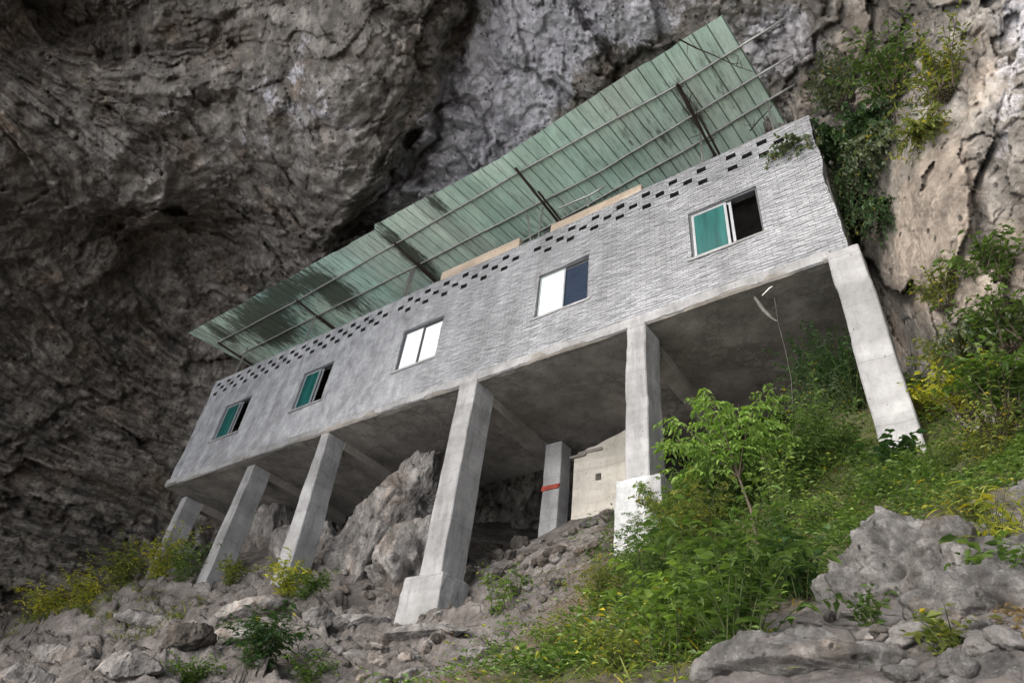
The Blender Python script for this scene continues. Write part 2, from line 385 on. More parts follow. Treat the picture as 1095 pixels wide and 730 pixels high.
def m_leaf(name, c1, c2, c3, yellow=0., trans=.35):
    t = NT(name, .5); t.b.inputs['Specular IOR Level'].default_value = .35
    r = t.geo.outputs['Random Per Island']
    stops = [(0, c1), (.45, c2), (.85, c3)]
    if yellow: stops += [(1-yellow, c3), (min(.999, 1-yellow+.02), (.42, .33, .03))]
    c = t.ramp(r, stops[:5])
    c = t.mix(c, t.ramp(t.noise(1.5, 3), [(.35, .65), (.65, 1.2)]), .7, 'MULTIPLY')
    t.col(c)
    tr = t.n('ShaderNodeBsdfTranslucent'); t.l(t.mix(c, (1.3, 1.5, .6), 1., 'MULTIPLY'), tr.inputs[0]); ms = t.n('ShaderNodeMixShader'); ms.inputs[0].default_value = trans
    out = t.t.nodes['Material Output']; t.l(t.b.outputs[0], ms.inputs[1]); t.l(tr.outputs[0], ms.inputs[2]); t.l(ms.outputs[0], out.inputs[0])
    return t.m
M['leaf_bright'] = m_leaf('bright_leaf', (.1, .165, .035), (.155, .235, .05), (.25, .34, .09), .015)
M['leaf_sapling'] = m_leaf('sapling_leaf', (.11, .19, .045), (.17, .27, .06), (.26, .37, .1), .0, .42)
M['leaf_mid'] = m_leaf('mid_leaf', (.048, .088, .022), (.09, .15, .036), (.16, .235, .068), .0)
M['leaf_dark'] = m_leaf('dark_leaf', (.025, .055, .018), (.04, .085, .03), (.07, .125, .05), .015)
M['leaf_grey'] = m_leaf('grey_green_leaf', (.07, .1, .06), (.11, .14, .08), (.17, .2, .12), .03)
M['leaf_yellow'] = m_leaf('yellowing_leaf', (.2, .25, .05), (.38, .38, .06), (.55, .5, .08), .1, .45)
M['leaf_dry'] = m_leaf('dry_leaf', (.16, .1, .05), (.27, .18, .1), (.4, .3, .2), .0)
M['leaf_olive'] = m_leaf('olive_leaf', (.09, .12, .025), (.16, .2, .045), (.27, .28, .07), .07)

# ------------------------------------------------------------------ ground
GP = [  # x, y, z
 (0, 0, -1.6), (-6, 0, -1.3), (6, 0, -1.4), (-12, 0, -1.2), (-25, 0, -1), (0, -8, -4), (-20, -8, -4), (12, -8, -4), (12, 3, 1.), (3, 3, .6),
 (-12.8, 4.5, 1.6), (-4.8, 4.5, 1.25), (-2.2, 4.5, 1.15), (-.4, 3.6, .85), (0, 3.5, .84), (-30, 5, 1.8), (-20, 5, 1.4),
 (-.4, 6, 2.3), (.1, 5.3, 1.95), (-.4, 8.2, 4.), (-.6, 9.8, 5.15), (1, 8, 4.3), (3, 8, 5.5), (-1.2, 6.5, 2.55), (-2.6, 8, 3.35),
 (-4, 8.6, 3.75), (-1.8, 10, 5.75), (-1.4, 11.5, 7.8), (-5.1, 9.8, 4.6), (-10, 9.8, 3.85), (-5.7, 8.8, 3.3), (-8.4, 9.8, 4.05),
 (-5.5, 6.5, 1.75), (-8.6, 11, 5.2), (-8.2, 12, 6.3), (-7, 12, 6.5), (-9.9, 8, 2.85), (-13.6, 10.5, 5.3), (-12.2, 8.5, 3.85),
 (-15, 10, 5.3), (-18.8, 10.2, 5.7), (-20, 9.4, 5.3), (-23.4, 9.5, 5.55), (-23.4, 11, 6.7), (-28, 9, 4.95), (-19.9, 7, 2.4), (-11.2, 6.5, 2.0),
 (-16, 7.3, 2.9), (-3, 10.5, 5.6), (-3, 13, 8.2), (-6, 14, 7.6), (-9, 13.2, 7.0), (-11, 13, 6.2), (-11, 16, 7), (-15, 13, 8.0), (-19, 13, 8.1), (-22, 13, 8.2), (-20, 16, 9.4),
 (-15, 17, 9.6), (-6, 17, 9.), (-27, 14, 8), (-32, 10, 6), (-40, 5, 3), (-40, 15, 9), (-1, 14, 9), (2, 12, 8), (5, 5, 3.2), (-35, -5, -3), (-2.8, 6.2, 2.1),
 (-30, 20, 12), (-10, 20, 11), (5, 18, 12), (-16, 5.2, 1.7), (-8, 5.2, 1.4)]
GP = np.array(GP, float); _gf = tps(GP[:, :2]/10, GP[:, 2], .002)
def ground_base(x, y): return _gf(np.stack([x, y], 1)/10)
def ground_z(x, y, fine=True):
    x = np.atleast_1d(np.asarray(x, float)); y = np.atleast_1d(np.asarray(y, float))
    xc = np.clip(x, -42, 12); yc = np.clip(y, -9, 21)
    z = ground_base(xc, yc)-np.clip(-9-y, 0, 40)*.9+np.clip(y-21, 0, 30)*.9
    p = np.stack([x, y, z*.6], 1)
    rocky = sstep(-5.5, -8.5, x)*sstep(11.8, 10, y)
    # rock benches dipping to the right
    w = fbm(p*.5, 3, s=5)
    nf = sstep(4.0, 5.5, y)*rocky
    band = (z*1.0+x*.13+y*.05+w*.5)/.6; fr = band-np.floor(band)
    st = (np.floor(band)+sstep(.6, .93, fr)-band)*.6
    z = z+st*.95*nf
    w2 = np.stack([fbm(p*1.2, 4, s=45), fbm(p*1.2, 4, s=46), 0*w], 1)*.25
    g1, e1, _ = facets(p*np.array([.26, 1.1, .3])+w2*.5, 44); g2, e2, _ = facets(p*np.array([.8, 2.7, 1.])+w2, 47)
    z = z+(g1*.32-.22*np.exp(-e1*16))*nf+(g2*.08-.08*np.exp(-e2*16))*(nf+.25*sstep(2, 4, y))
    z = z+fbm(p*.6, 4, s=3)*.12
    if fine:
        g3, e3, _ = facets(p*np.array([3., 5., 3.])+w2*2, 49); z = z+(g3*.035-.025*np.exp(-e3*10))*(.4+.6*rocky)
        z = z+(ridged(p*np.array([.6, 2.4, 1.6])+w[:, None]*.3, 5, s=9)-1.3)*(.05+.03*rocky)
        f1, f2, idv = worley(p*np.array([1.5, 2.6, 2])+w[:, None]*.8, 4)
        z = z+((idv-.5)*.16-.07*np.exp(-(f2-f1)*16))*(.35-.2*rocky)*sstep(-1, 3, y)
        z = z+fbm(p*7, 3, s=21)*.02
    return z
def xs_(segs):
    out = []
    for a, b, st in segs: out += list(np.arange(a, b, st))
    return np.array(out+[segs[-1][1]])
gx = xs_([(-90, -42, 4), (-42, -29, .25), (-29, -12, .055), (-12, 2.5, .033), (2.5, 8, .15), (8, 60, 4)])
gy = xs_([(-36, -8, 4), (-8, 2.5, .3), (2.5, 12.5, .035), (12.5, 18, .12), (18, 60, 3)])
GX, GY = np.meshgrid(gx, gy, indexing='ij'); gxf, gyf = GX.ravel(), GY.ravel()
gz = ground_z(gxf, gyf)
soil = sstep(-8.5, -5, gxf)*.5+sstep(11, 13, gyf)*.2; green = sstep(-6, -3., gxf)*.55*sstep(2.5, 5, gyf)*sstep(12.5, 10.5, gyf)
green = green*(1-.9*np.exp(-((gxf+.5)**2/1.5+(gyf-5.2)**2/3)))
soil = soil*(1-.9*np.exp(-((gxf+.3)**2/2.5+(gyf-4.8)**2/2.5)))+.5*np.exp(-((gxf-.35)**2/.1+(gyf-4.7)**2/.15))
green = green+.35*sstep(-18, -24, gxf)*sstep(7.5, 9, gyf)
ground = mesh_np('ground', np.stack([gxf, gyf, gz], 1), gridf(len(gx), len(gy)), M['ground'], attrs={'soil': soil, 'green': green})
tag(ground, 'rocky hillside of grey bedrock and soil rising to the building', kind='structure')
def hit(u, v, y0=2.5, y1=22):
    d = ray(u, v); ys = np.linspace(y0, y1, 500); xs = d[0]/d[1]*ys; zs = d[2]/d[1]*ys
    g = ground_z(xs, ys, False); k = np.argmax(g > zs)
    if not (g > zs).any(): k = len(ys)-1
    return Vector((xs[k], ys[k], ground_z(xs[k], ys[k])[0]))

# ------------------------------------------------------------------ cliff
CP = [(-900, -350, 26), (-900, 300, 32), (-900, 900, 30), (-300, 0, 28), (-300, 400, 34), (-300, 700, 31), (-300, -350, 24),
 (0, 0, 31), (60, 40, 32), (130, 50, 30), (0, 130, 28.5), (0, 210, 30), (0, 250, 33), (0, 340, 36), (0, 450, 38), (0, 560, 36), (0, 660, 33), (150, 150, 29), (150, 215, 30), (150, 250, 34), (150, 330, 37),
 (150, 450, 38), (120, 600, 34), (250, 0, 26.5), (250, 120, 26.5), (270, 250, 32), (240, 350, 38), (400, 0, 24.5), (400, 120, 24.8), (380, 200, 25.5),
 (340, 290, 31), (460, 60, 25.5), (500, 0, 26), (460, 170, 28), (400, 260, 31), (560, 80, 25), (620, 20, 23), (520, 200, 27), (700, 0, 20.5), (650, 60, 22.2), (600, 250, 27),
 (400, 350, 34), (300, 450, 36), (250, 600, 36), (760, 40, 20.5), (800, 0, 19.5), (830, 80, 19.8), (860, 130, 18.9), (800, 200, 22), (800, 350, 22),
 (900, 0, 18), (880, 60, 18.3), (930, 60, 17), (930, 150, 17), (915, 230, 17), (965, 180, 15), (1000, 0, 16), (1000, 150, 14.6), (1000, 300, 12.9),
 (950, 350, 15.2), (975, 430, 14.2), (1095, 0, 14.5), (1095, 150, 13), (1095, 300, 11.4), (1095, 450, 9.4), (1010, 470, 11.8), (600, 520, 25), (450, 500, 28), (540, 520, 27), (750, 450, 22),
 (900, 450, 18), (700, 600, 21), (1300, 0, 12), (1300, 300, 9), (1300, 600, 7), (1700, 300, 8), (0, -350, 24), (400, -350, 21), (700, -350, 17), (1000, -350, 15), (1300, -350, 12), (0, 1000, 30), (600, 1000, 22), (1100, 900, 9)]
CP = np.array(CP, float); _cf = tps(CP[:, :2]/500, np.log(CP[:, 2]), .0004)
cu = xs_([(-900, -60, 12), (-60, 1160, 1.75), (1160, 1700, 12)]); cv = xs_([(-380, -50, 10), (-50, 660, 1.75), (660, 1000, 12)])
CU, CV = np.meshgrid(cu, cv, indexing='ij'); uf, vf = CU.ravel(), CV.ravel()
def cliff_pts(uf, vf):
    D = np.stack([uf-CX, -(vf-CY), np.full(len(uf), -F)], 1)@CR.T; D /= np.linalg.norm(D, axis=1)[:, None]
    r = np.exp(_cf(np.stack([uf, vf], 1)/500)); P = D*r[:, None]
    left = sstep(380, 230, uf+.25*vf)            # bedded, cave side
    w = fbm(P*.22, 3, s=40); w3 = np.stack([fbm(P*.9, 4, s=41), fbm(P*.9, 4, s=42), fbm(P*.9, 4, s=43)], 1)*.22
    h = fbm(P*np.array([.16, .16, .1])+w[:, None]*.2, 3, s=31)*1.
    pb = P.copy(); pb[:, 2] = pb[:, 2]+P[:, 0]*.12+P[:, 1]*.1
    rg_ = .25+.85*sstep(-.35, .45, fbm(P*.35, 3, s=44)+.5*sstep(280, 400, vf))
    def rel_(pc, o):
        g1, e1, _ = facets(pc*.3+w3*.4, 8+o); g2, e2, _ = facets(pc*.8+w3*.6, 28+o); g3, e3, _ = facets(pc*2.1+w3*1., 48+o); g4, e4, _ = facets(pc*4.8+w3*2, 68+o)
        return g1*1.25+g2*.6*(.5+.5*rg_)+(g3*.28+g4*.14)*rg_-.3*np.exp(-e1*12)-(.16*np.exp(-e2*14)+.08*np.exp(-e3*12))*rg_
    h = h+rel_(pb*np.array([.3, .3, 1.7]), 0)*left+rel_(P*np.array([1.1, 1.1, .62]), 100)*(1-left)
    uw = uf+w3[:, 0]*90; vw = vf+w3[:, 1]*90
    # the ledge and its dark undercut at left, the pocket above it, and the long diagonal cleft
    led = 218+.05*uw; h = h-1.7*sstep(led, led+10, vw)*sstep(led+110, led+30, vw)*sstep(330, 180, uw)
    led = 62+.02*uw; h = h+.0-1.6*sstep(led, led-9, vw)*sstep(led-80, led-40, vw)*sstep(190, 90, uw)
    cl_u = np.interp(vw, [-100, 0, 130, 200, 290, 420], [545, 500, 468, 425, 345, 310]); dcl = uw-cl_u
    h = h-2.*np.exp(-(dcl/11)**2)*sstep(330, 240, vw)+.9*sstep(-90, -15, dcl)*sstep(8, -8, dcl)*sstep(330, 240, vw)
    led = 470-.25*uw; h = h-.8*np.exp(-((vw-led)/7)**2)*sstep(230, 150, uw)
    led = 545+.12*uw; h = h-.8*np.exp(-((vw-led)/6)**2)*sstep(230, 150, uw)
    hb = (ridged(pb*np.array([.16, .16, .95])+w[:, None]*.35, 5, .58, s=60)-1.5)*.5
    h = h+hb*left*(.8+.7*sstep(260, 360, vf))+(ridged(P*.9+w3, 4, .55, s=50)-1.4)*.14+fbm(P*2.2, 5, .62, s=77)*.09
    amp = .42+.5*sstep(13, 24, r)
    return D*(r-h*amp)[:, None]
CPos = cliff_pts(uf, vf)
def gau(u0, v0, su, sv, rot=0):
    c, s = math.cos(rot), math.sin(rot); a = (uf-u0)*c+(vf-v0)*s; b = -(uf-u0)*s+(vf-v0)*c
    return np.exp(-(a/su)**2-(b/sv)**2)
pale = np.clip(1.*gau(545, 90, 170, 60, -1.05)+.6*gau(450, 210, 60, 30, -.6)+.45*gau(700, 20, 60, 40)+.2*gau(330, 110, 60, 60)+.2*gau(200, 130, 200, 160)+.55*gau(830, 50, 60, 60)+.3*gau(1080, 120, 40, 160, .2)+.3*gau(1080, 20, 60, 30)+.4*gau(190, 580, 50, 30), 0, 1)
tan_ = np.clip(1.*gau(1000, 230, 60, 110, .25)+.6*gau(1050, 320, 60, 40)+.5*gau(260, 40, 60, 60)+.35*gau(150, 80, 90, 50)+.4*gau(960, 20, 40, 40), 0, 1)
dark = np.clip(.9*sstep(300, 160, uf)*sstep(180, 300, vf)+.7*gau(80, 30, 110, 35)+.9*gau(925, 250, 20, 120)+.85*gau(870, 70, 70, 70)+.6*gau(960, 30, 50, 40)+.5*gau(1075, 180, 30, 60)+.5*gau(440, 170, 90, 22, -1.), 0, 1)  # darker rock at upper right, plus painted shade of cave side, recesses, wall gap
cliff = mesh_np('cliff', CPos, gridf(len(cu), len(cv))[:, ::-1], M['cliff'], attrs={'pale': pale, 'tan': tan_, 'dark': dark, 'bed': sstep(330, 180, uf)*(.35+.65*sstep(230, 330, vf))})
tag(cliff, 'overhanging limestone cliff face with pale and rusty streaks around the building', kind='structure')
def chit(u, v): return Vector(cliff_pts(np.array([float(u)]), np.array([float(v)]))[0])

# ------------------------------------------------------------------ building
B = empty('building', (-12, 10, 5)); tag(B, 'long grey brick building on tall concrete columns built beneath the cliff overhang', 'building')
def part(mb, name, mat, parent=None, bevel=0, smooth=False):
    o = mb.build(name, mat, None, smooth, bevel)
    if parent is None: rel(o, B)
    else: o.parent = parent
    return o
WX0, WX1, WZ0, WZ1, WY = -23.1, -.72, 9.78, 14.11, 10.
WINS = [(-21.45, -19.92), (-17.15, -15.68), (-12.62, -11.05), (-7.82, -6.26), (-3.66, -2.07)]
WZ = (11.0, 12.5)
c_ = .07333
holes = []
xh = -22.75; k = 0
while xh < -1.1:
    nearp = any(abs(xh-q) < .2 for q in (-8.3, -3.0, -13.4))
    if not nearp:
        holes.append((xh, 13.87))
        holes.append((xh, 13.43))
    if not any(abs(xh+.365-q) < .2 for q in (-8.3, -3.0, -13.4)) and xh < -1.4: holes.append((xh+(.365 if xh > -14 else .31), 13.65))
    xh += .73 if xh > -14 else .62
# z lines in half courses counted from a base such that hole rows land on lines
zl = sorted(set([round(13.87-c_+i*c_/4, 5) for i in range(-230, 30)])); zl = [z for z in zl if WZ0 < z < WZ1]
zl = np.array([WZ0]+zl+[WZ1])
xl = list(np.arange(WX0, WX1, .0625))
snap = []
for (a, b) in WINS: snap += [a, b]
for (a, z) in holes: snap += [a-.115, a+.115]
xl = np.array(xl)
for s_ in snap:
    i = np.argmin(np.abs(xl-s_)); xl[i] = s_
xl = np.unique(np.append(xl, WX1))
for zz in WZ:
    i = np.argmin(np.abs(zl-zz)); zl[i] = zz
nx, nz = len(xl), len(zl)
XX, ZZ = np.meshgrid(xl, zl, indexing='ij')
row = np.floor((ZZ-(13.87-c_))/c_+1e-4); joint = np.abs(((ZZ-(13.87-c_))/c_) % 1); joint = (joint < .02) | (joint > .98)
bx = np.floor((XX+(row % 2)*.125)/.25)
rnd = _hash(bx.ravel(), row.ravel()+500, np.zeros(bx.size), 3).reshape(bx.shape)
pz = np.stack([XX.ravel(), np.zeros(XX.size), ZZ.ravel()], 1)
smear = (sstep(-9, -17, XX.ravel())*.75+.12+fbm(pz*.5, 3, s=90)*.12)
lowf = fbm(pz*np.array([.5, 1, .7]), 4, s=91)*.03+fbm(pz*np.array([1.5, 1, 9]), 4, .6, s=92)*.005
yy = WY-lowf.reshape(XX.shape)-((rnd-.5)*.016-joint*.008+.0)*(1-.8*np.clip(smear, 0, 1).reshape(XX.shape))
ragged = fbm(np.stack([np.zeros(nz), np.zeros(nz), zl*1.6], 1), 4, s=95)*.04
XXr = XX.copy(); XXr[-1] += ragged+(.04*sstep(10.4, 9.8, zl)); XXr[-2] = np.minimum(XXr[-2], XXr[-1]-.02); XXr[-2] = (XXr[-3]+XXr[-1])/2
edge = (np.abs(XX-WX0) < 1e-6)
verts = np.stack([XXr.ravel(), yy.ravel(), ZZ.ravel()], 1)
TH = .24
vb = verts.copy(); vb[:, 1] = WY+TH
def inrect(x, z):
    for a, b in WINS:
        if a < x < b and WZ[0] < z < WZ[1]: return True
    return False
xc = (xl[:-1]+xl[1:])/2; zc = (zl[:-1]+zl[1:])/2
op = np.zeros((nx-1, nz-1), bool)
for a, b in WINS: op |= ((xc > a) & (xc < b))[:, None] & ((zc > WZ[0]) & (zc < WZ[1]))[None]
for a, z in holes: op |= ((xc > a-.115) & (xc < a+.115))[:, None] & ((zc > z-c_) & (zc < z+c_))[None]
idx = lambda i, j: i*nz+j
I, J = np.meshgrid(np.arange(nx-1), np.arange(nz-1), indexing='ij'); keep = ~op
i0, j0 = I[keep], J[keep]
front = np.stack([idx(i0, j0), idx(i0+1, j0), idx(i0+1, j0+1), idx(i0, j0+1)], 1)
NV = nx*nz; back = front[:, ::-1]+NV
sides = []
pad = np.ones((nx+1, nz+1), bool); pad[1:-1, 1:-1] = op     # True = empty
for i in range(nx):
    for j in range(nz-1):
        a, b = pad[i, j+1], pad[i+1, j+1]
        if a != b:
            p, q = idx(i, j), idx(i, j+1); sides.append([p, q, q+NV, p+NV] if a else [q, p, p+NV, q+NV])
for i in range(nx-1):
    for j in range(nz):
        a, b = pad[i+1, j], pad[i+1, j+1]
        if a != b:
            p, q = idx(i, j), idx(i+1, j); sides.append([q, p, p+NV, q+NV] if a else [p, q, q+NV, p+NV])
fw = np.vstack([front, back, np.array(sides)])
wall = mesh_np('wall', np.vstack([verts, vb]), fw, [M['brick'], M['hole_shade']], smooth=False, attrs={'smear': np.r_[smear, smear]}); rel(wall, B)
mi = np.zeros(len(fw), np.int32); nf_ = len(front)*2; zc_ = np.vstack([verts, vb])[fw[nf_:]][:, :, 2]; mi[nf_:] = (zc_.min(1) > 13.2) & (zc_.max(1) < 14.05); wall.data.polygons.foreach_set('material_index', mi)  # parapet hole reveals get the painted shade
# other walls, floor slab, roof deck
sw_ = MB(); sw_.box((-23.1, 10.243, 9.78), (-22.88, 13.8, 14.0)); part(sw_, 'side_wall', M['slab'])
sw_ = MB(); sw_.box((-.93, 10.243, 9.78), (-.71, 13.8, 13.6)); part(sw_, 'side_wall', M['slab'])
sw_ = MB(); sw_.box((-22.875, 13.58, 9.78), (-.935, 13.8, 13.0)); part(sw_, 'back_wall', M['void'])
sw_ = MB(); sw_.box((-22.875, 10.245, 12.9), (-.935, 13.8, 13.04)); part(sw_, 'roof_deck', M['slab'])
sw_ = MB(); sw_.box((-22.87, 10.5, 13.045), (-1., 10.56, 14.08)); part(sw_, 'added_backing', M['void'])  # dark board added behind the parapet holes to keep them black
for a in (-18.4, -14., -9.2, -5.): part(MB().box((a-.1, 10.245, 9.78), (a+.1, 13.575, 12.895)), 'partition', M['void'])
# slab with ragged lower front lip
sx = np.arange(-23.14, -.95, .06); n = len(sx)
p1 = np.stack([sx, np.zeros(n), np.zeros(n)], 1)
low = 9.56+np.clip(fbm(p1*1.3, 4, s=101), -.2, .6)*.05; fy = 9.955+fbm(p1*1.1, 4, s=103)*.02-.01
rows = [(fy+.02, np.full(n, 9.83)), (fy-.004, np.full(n, 9.77)), (fy-.012, low+.05), (fy+.03, low), (np.full(n, 10.1), np.full(n, 9.56)),]
ys_back = list(np.linspace(10.3, 14.4, 20))
sv = []
for (y_, z_) in rows: sv.append(np.stack([sx, y_+0*sx, z_], 1))
for yb in ys_back:
    zz_ = 9.56+fbm(np.stack([sx*.8, np.full(n, yb*.8), np.zeros(n)], 1), 3, s=105)*.012; sv.append(np.stack([sx, np.full(n, yb), zz_], 1))
sv.append(np.stack([sx, np.full(n, 14.4), np.full(n, 9.775)], 1)); sv.append(np.stack([sx, np.full(n, 10.2), np.full(n, 9.775)], 1))
nr = len(sv); sv = np.array(sv).reshape(-1, 3)
a = np.arange(nr)[:, None]*n+np.arange(n-1)[None]; b2 = ((np.arange(nr)+1) % nr)[:, None]*n+np.arange(n-1)[None]
sf = np.stack([a, b2, b2+1, a+1], -1).reshape(-1, 4)
capn = np.array([[0*n, 1*n, 2*n, 3*n], [3*n, 4*n, (nr-1)*n, 0]]); capr = capn[:, ::-1]+n-1
endl = [[4*n, (nr-2)*n-n, (nr-2)*n, (nr-1)*n]]
sf = np.vstack([sf, capn, capr, endl, (np.array(endl)[:, ::-1]+n-1)])
slab = mesh_np('floor_slab', sv, sf, M['slab'], smooth=False); rel(slab, B)
lip = []
# pale render band along the slab front (own part, proud of it)
bx_ = np.arange(-23.16, -.98, .05); n = len(bx_); p1 = np.stack([bx_, np.zeros(n), np.zeros(n)], 1)
up = 9.84+fbm(p1*1.7, 4, s=111)*.03; lo = 9.572+np.clip(fbm(p1*1.5, 5, .6, s=112), -.1, .9)*.06; fy = 9.93+fbm(p1*2., 4, s=113)*.012
rr = [(fy+.05, up), (fy, up-.02), (fy-.008, (up+lo)/2), (fy, lo+.02), (fy+.05, lo)]
bv = np.array([np.stack([bx_, y_, z_], 1) for y_, z_ in rr]).reshape(-1, 3)
a = np.arange(4)[:, None]*n+np.arange(n-1)[None]
bf = np.stack([a, a+n, a+n+1, a+1], -1).reshape(-1, 4)
rel(mesh_np('edge_band', bv, bf[:, ::-1], M['concrete'], smooth=False), B)
# beams and columns
def column(x0, x1, y0, y1, zb, zt, mat=M['concrete'], xb=None, lean=0):
    """tapering, slightly wavy cast column; returns mesh object"""
    zs = np.arange(zb, zt+.001, .12); zs[-1] = zt; k = 5
    ring = []
    xb = xb or (x0, x1)
    for z in zs:
        t = (zt-z)/(zt-zb); a0 = x0+(xb[0]-x0)*t; a1 = x1+(xb[1]-x1)*t; pts = []
        for i in range(k): pts.append((a0+(a1-a0)*i/k, y0))
        for i in range(k): pts.append((a1, y0+(y1-y0)*i/k))
        for i in range(k): pts.append((a1-(a1-a0)*i/k, y1))
        for i in range(k): pts.append((a0, y1-(y1-y0)*i/k))
        ring.append([(px_, py_, z) for px_, py_ in pts])
    v = np.array(ring).reshape(-1, 3); m = 4*k
    dx = fbm(v*1.3+x0, 5, .6, s=121)*.01; dy = fbm(v*1.3+x0+9, 5, .6, s=122)*.01
    jog = np.floor(v[:, 2]/1.25+x0); jx = (_hash(jog, jog, jog, 7)-.5)*.03
    v[:, 0] += dx+jx; v[:, 1] += dy
    f = []
    for i in range(len(zs)-1):
        for j in range(m): f.append([i*m+j, i*m+(j+1) % m, (i+1)*m+(j+1) % m, (i+1)*m+j])
    top = (len(zs)-1)*m
    nv = len(v); v = np.vstack([v, v[top:top+m].mean(0)[None]])
    for j in range(0, m, 2): f.append([top+j, top+j+1, top+(j+2) % m, nv])
    o = mesh_np('column', v, f, mat, smooth=False); m2 = o.modifiers.new('bevel', 'BEVEL'); m2.width = .02; m2.segments = 1; m2.limit_method = 'ANGLE'; m2.angle_limit = R_(50)
    return rel(o, B)
gz1 = lambda x, y: float(ground_z(x, y)[0])
C1 = column(-23.3, -23.0, 10.75, 11.45, 6.2, 9.562, xb=(-23.5, -23.05))
C2 = column(-18.88, -18.5, 10.27, 10.95, 4.9, 9.562, xb=(-19.3, -18.75))
C3 = column(-15.04, -14.7, 9.97, 10.62, 4.6, 9.562, xb=(-15.15, -14.5))
C4 = column(-9.87, -9.31, 9.93, 10.68, 4.6, 9.60, xb=(-9.99, -9.4))
C5 = column(-5.2, -4.76, 9.92, 10.6, 5.6, 9.62, xb=(-5.26, -4.76))
C6 = column(-1.05, -.5, 9.9, 10.42, 4.2, 9.72, xb=(-1.04, -.46))
rel(C2, B); C2['label'] = 'slender square column second from the far left end'
def pedestal(parent, x0, x1, y0, y1, z0, z1, mat, xt=.04):
    o = MB().box((x0, y0, z0), (x1, y1, z1), taper=xt, jit=.015).build('pedestal', mat, None, bevel=.025)
    s = o.modifiers.new('sub', 'SUBSURF'); s.subdivision_type = 'SIMPLE'; s.levels = 4; s.render_levels = 4
    tx = bpy.data.textures.new('lump', 'CLOUDS'); tx.noise_scale = .22; d = o.modifiers.new('d', 'DISPLACE'); d.texture = tx; d.strength = .05; d.texture_coords = 'GLOBAL'
    o.parent = parent; return o
pedestal(C4, -10.34, -9.2, 9.8, 10.75, 3.3, 4.78, M['concrete'])
pedestal(C5, -5.42, -4.46, 9.78, 10.75, 3.6, 5.92, M['whitewash'])
R4 = column(-9.26, -8.74, 13.0, 13.5, 5.5, 9.4)
st = MB().box((-9.262, 12.976, 8.0), (-8.735, 13.05, 8.13), jit=.012).build('paint_stripe', M['red'], R4)
R3 = column(-14.7, -14.3, 13.2, 13.6, 6, 9.5, M['slab'])
for x0, x1, ya in ((-23.25, -22.95, 11.4), (-18.85, -18.5, 10.9), (-15.0, -14.66, 10.6), (-9.8, -9.35, 10.64), (-5.15, -4.8, 10.55)):
    part(MB().box((x0, ya, 9.3), (x1, 14.3, 9.6), jit=.01), 'beam', M['slab'], bevel=.015)
# windows
def window(x0, x1, kind):
    z0, z1 = WZ; y = WY+.05; d = .04
    e = empty('window'); e.parent = B; e.location = Vector(((x0+x1)/2, y, z0))-Vector(B.location)
    o_ = Vector(((x0+x1)/2, y, z0)); xm = (x0+x1)/2+(.08 if kind == 'green' else .0)
    def P_(mb, name, mat, par=e):
        o = mb.build(name, mat, None); o.location = -o_; o.parent = par; return o
    g = .004
    fr = MB(); t = .05; fm = M['dark_alu'] if kind in ('white', 'mixed') else M['dark_alu']
    fr.box((x0+g, y, z0+g), (x0+t, y+.09, z1-g)); fr.box((x1-t, y, z0+g), (x1-g, y+.09, z1-g)); fr.box((x0+t, y, z1-t), (x1-t, y+.09, z1-g)); fr.box((x0+t, y, z0+g), (x1-t, y+.09, z0+t))
    P_(fr, 'frame', fm)
    sm = M['dark_alu'] if kind == 'white' else M['alu']
    def sash(a, b, yo, mat, gm):
        s = .045 if kind != 'green' else .06; q = MB(); y_ = y+yo
        q.box((a, y_, z0+t), (a+s, y_+.03, z1-t)); q.box((b-s, y_, z0+t), (b, y_+.03, z1-t)); q.box((a+s, y_, z1-t-s), (b-s, y_+.03, z1-t)); q.box((a+s, y_, z0+t), (b-s, y_+.03, z0+t+s))
        P_(q, 'sash', mat)
        if gm: P_(MB().box((a+s, y_+.01, z0+t+s), (b-s, y_+.018, z1-t-s)), 'pane', gm)
    if kind == 'green':
        sash(x0+t, xm, .012, M['alu'], M['glass_green'])
        sash(x0+t+.1, xm+.1, .05, M['alu'], None)
    elif kind == 'white':
        sash(x0+t, xm+.02, .012, M['dark_alu'], M['glass_white']); sash(xm-.02, x1-t, .05, M['dark_alu'], M['glass_white'])
    else:
        sash(x0+t, xm+.04, .012, M['alu'], M['glass_cyan']); sash(xm-.02, x1-t, .05, M['dark_alu'], M['glass_navy'])
    # cement sill and lintel line
    P_(MB().box((x0-.08, WY-.035, z0-.07), (x1+.08, WY+.1, z0-.002), jit=.004), 'sill', M['concrete'])
    return e
for (a, b), k_ in zip(WINS, ('green', 'green', 'white', 'mixed', 'green')): window(a, b, k_)
# parapet blocks
for a, b, z in ((-11.6, -8.66, 14.5), (-7.6, -4.83, 14.42)):
    part(MB().box((a, 10.03, 14.112), (b, 10.2, z), jit=.01), 'parapet_block', M['peach'], bevel=.01)
part(MB().box((-19.6, 10.05, 14.112), (-19.2, 10.2, 14.25), jit=.03), 'parapet_block', M['concrete'], bevel=.02)
